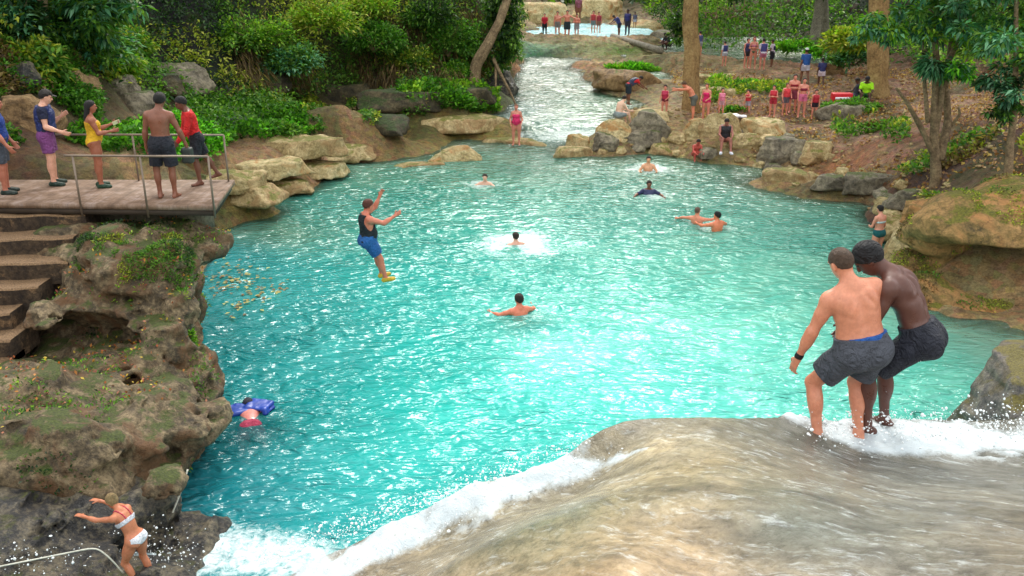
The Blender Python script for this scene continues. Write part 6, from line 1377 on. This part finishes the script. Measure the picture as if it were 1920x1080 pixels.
# ropes
def rope(pts, r, label):
    pts = np.array(pts); t = np.linspace(0, 1, len(pts)); tt = np.linspace(0, 1, 40); P = np.column_stack([np.interp(tt, t, pts[:, i]) for i in range(3)])
    for _ in range(3): P[1:-1] = (P[:-2]+P[2:])/2
    mb = MB(); mb.tube(P-P[0], r, 6); o = mb.build('rope', simple('rope', (206, 204, 190), .8, .2, 30), None, True); o.location = P[0]; tag(o, label, 'rope')
rope([G(-20, 1066, .75), G(60, 1050, .8), G(120, 1038, .8), G(180, 1026, .85), G(205, 1045, .7), G(232, 1075, .4)], .009, 'white rope lying over the wet black rocks beside the blonde woman')
rope([D(352, 880, 10.7), D(338, 925, 10.5), D(322, 965, 10.4), D(300, 1010, 10.3), D(280, 1040, 10.2)], .013, 'thin pale rope hanging from the cliff into the froth right of the blonde woman')
# spray
def spray():
    lr = np.random.default_rng(9); S = SDF(.3, .2).ell((0, 0, 0), (1, 1, 1)).field(); bv, bf = S.mesh(); bv = bv/np.linalg.norm(bv, axis=1).max()
    V = []; F = []; n = 0; P = []
    for k in range(1500):
        t = lr.random(); k = k*.6
        if k < 420: px, py, z0 = 1500+440*t+lr.normal(0, 12), lr.normal(818, 18), 3.5; h = abs(lr.normal(0, .10))
        elif k < 600: i = lr.uniform(0, 1); px, py, z0 = 1180-600*i, 850+230*i+lr.normal(0, 12), 3.4-1.2*i; h = abs(lr.normal(0, .09))
        elif k < 800: px, py, z0 = lr.normal(300, 50), lr.normal(1058, 16), .2; h = abs(lr.normal(0, .2))
        elif k > 895 or t < .0: pass
        else: px, py, z0 = lr.normal(60, 70), lr.normal(1060, 14), .7; h = abs(lr.normal(0, .12))
        P.append((G(px, py, z0)+[0, 0, h], min(lr.exponential(.0032)+.0018, .014)))
    for k in range(1300):
        i = lr.uniform(0, 1)**.8; px, py = 1120-640*i+lr.normal(0, 10), 846+228*i+lr.normal(-8, 10); P.append((G(px, py, 3.35-1.3*i)+[0, .05, abs(lr.normal(0, .08))], min(lr.exponential(.0025)+.0015, .011)))
    for k in range(700):
        px, py = lr.uniform(1500, 1930), lr.normal(806, 16); P.append((G(px, py, 3.42)+[0, 0, abs(lr.normal(0, .09))], min(lr.exponential(.0025)+.0015, .010)))
    for p, r in P:
        V.append(bv*r*lr.uniform(.6, 1.5, 3)+p); F.append(bf+n); n += len(bv)
    tag(mk('spray', np.concatenate(V), np.concatenate(F), simple('foam_drops', (238, 244, 246), .3, .03)), kind='stuff')
spray()
# ============================================================ camera, light, view
build_water()
flat_water('upper_pool_water', [(1312, 118), (1312, 78), (1480, 78), (1480, 118)], 1.35, (70, 130, 110))
flat_water('far_pool_water', [(965, 76), (965, 40), (1190, 40), (1190, 76)], 2.0, (150, 215, 225), .05, .12)
cam = bpy.data.cameras.new('camera'); co = bpy.data.objects.new('camera', cam); COL.objects.link(co)
co.location = CAM; co.rotation_euler = (R(90)-PITCH, 0, 0); cam.lens = FPX/1920*36; cam.clip_end = 2000; cam.clip_start = .05
scene.camera = co
SUN_EL, SUN_AZ = R(43), R(6)     # azimuth from +Y towards +X
w = bpy.data.worlds.new('World'); scene.world = w; w.use_nodes = True; nt = w.node_tree; nt.nodes.clear()
out = nt.nodes.new('ShaderNodeOutputWorld'); bg = nt.nodes.new('ShaderNodeBackground')
sky = nt.nodes.new('ShaderNodeTexSky'); sky.sky_type = 'NISHITA'; sky.sun_disc = False; sky.sun_elevation = SUN_EL; sky.sun_rotation = SUN_AZ; sky.dust_density = 3; sky.air_density = 1.0
tc = nt.nodes.new('ShaderNodeTexCoord'); n = nt.nodes.new('ShaderNodeTexNoise'); n.inputs['Scale'].default_value = 2.2; n.inputs['Detail'].default_value = 5; lk(nt, tc.outputs['Generated'], n.inputs['Vector'])
r = ramp(nt, n.outputs[0], [(.3, (.55, .55, .55)), (.6, (1, 1, 1))])
c = mixc(nt, r.outputs[0], sky.outputs[0], (7.6, 7.7, 7.6, 1))
lk(nt, c, bg.inputs[0]); bg.inputs[1].default_value = .15; lk(nt, bg.outputs[0], out.inputs[0])
sl = bpy.data.lights.new('sun', 'SUN'); so = bpy.data.objects.new('sun', sl); COL.objects.link(so)
sl.energy = 1.5; sl.angle = R(20); sl.color = (1, .95, .86)
dv = Vector((math.sin(SUN_AZ)*math.cos(SUN_EL), math.cos(SUN_AZ)*math.cos(SUN_EL), math.sin(SUN_EL)))
so.rotation_euler = dv.to_track_quat('Z', 'Y').to_euler(); so.location = dv*50
scene.view_settings.view_transform = 'Standard'; scene.view_settings.look = 'None'; scene.view_settings.exposure = .80; scene.view_settings.gamma = 1
scene.cycles.max_bounces = 6; scene.cycles.transparent_max_bounces = 8; scene.cycles.diffuse_bounces = 3; scene.cycles.glossy_bounces = 3
scene.cycles.use_denoising = True; scene.cycles.sample_clamp_indirect = 6
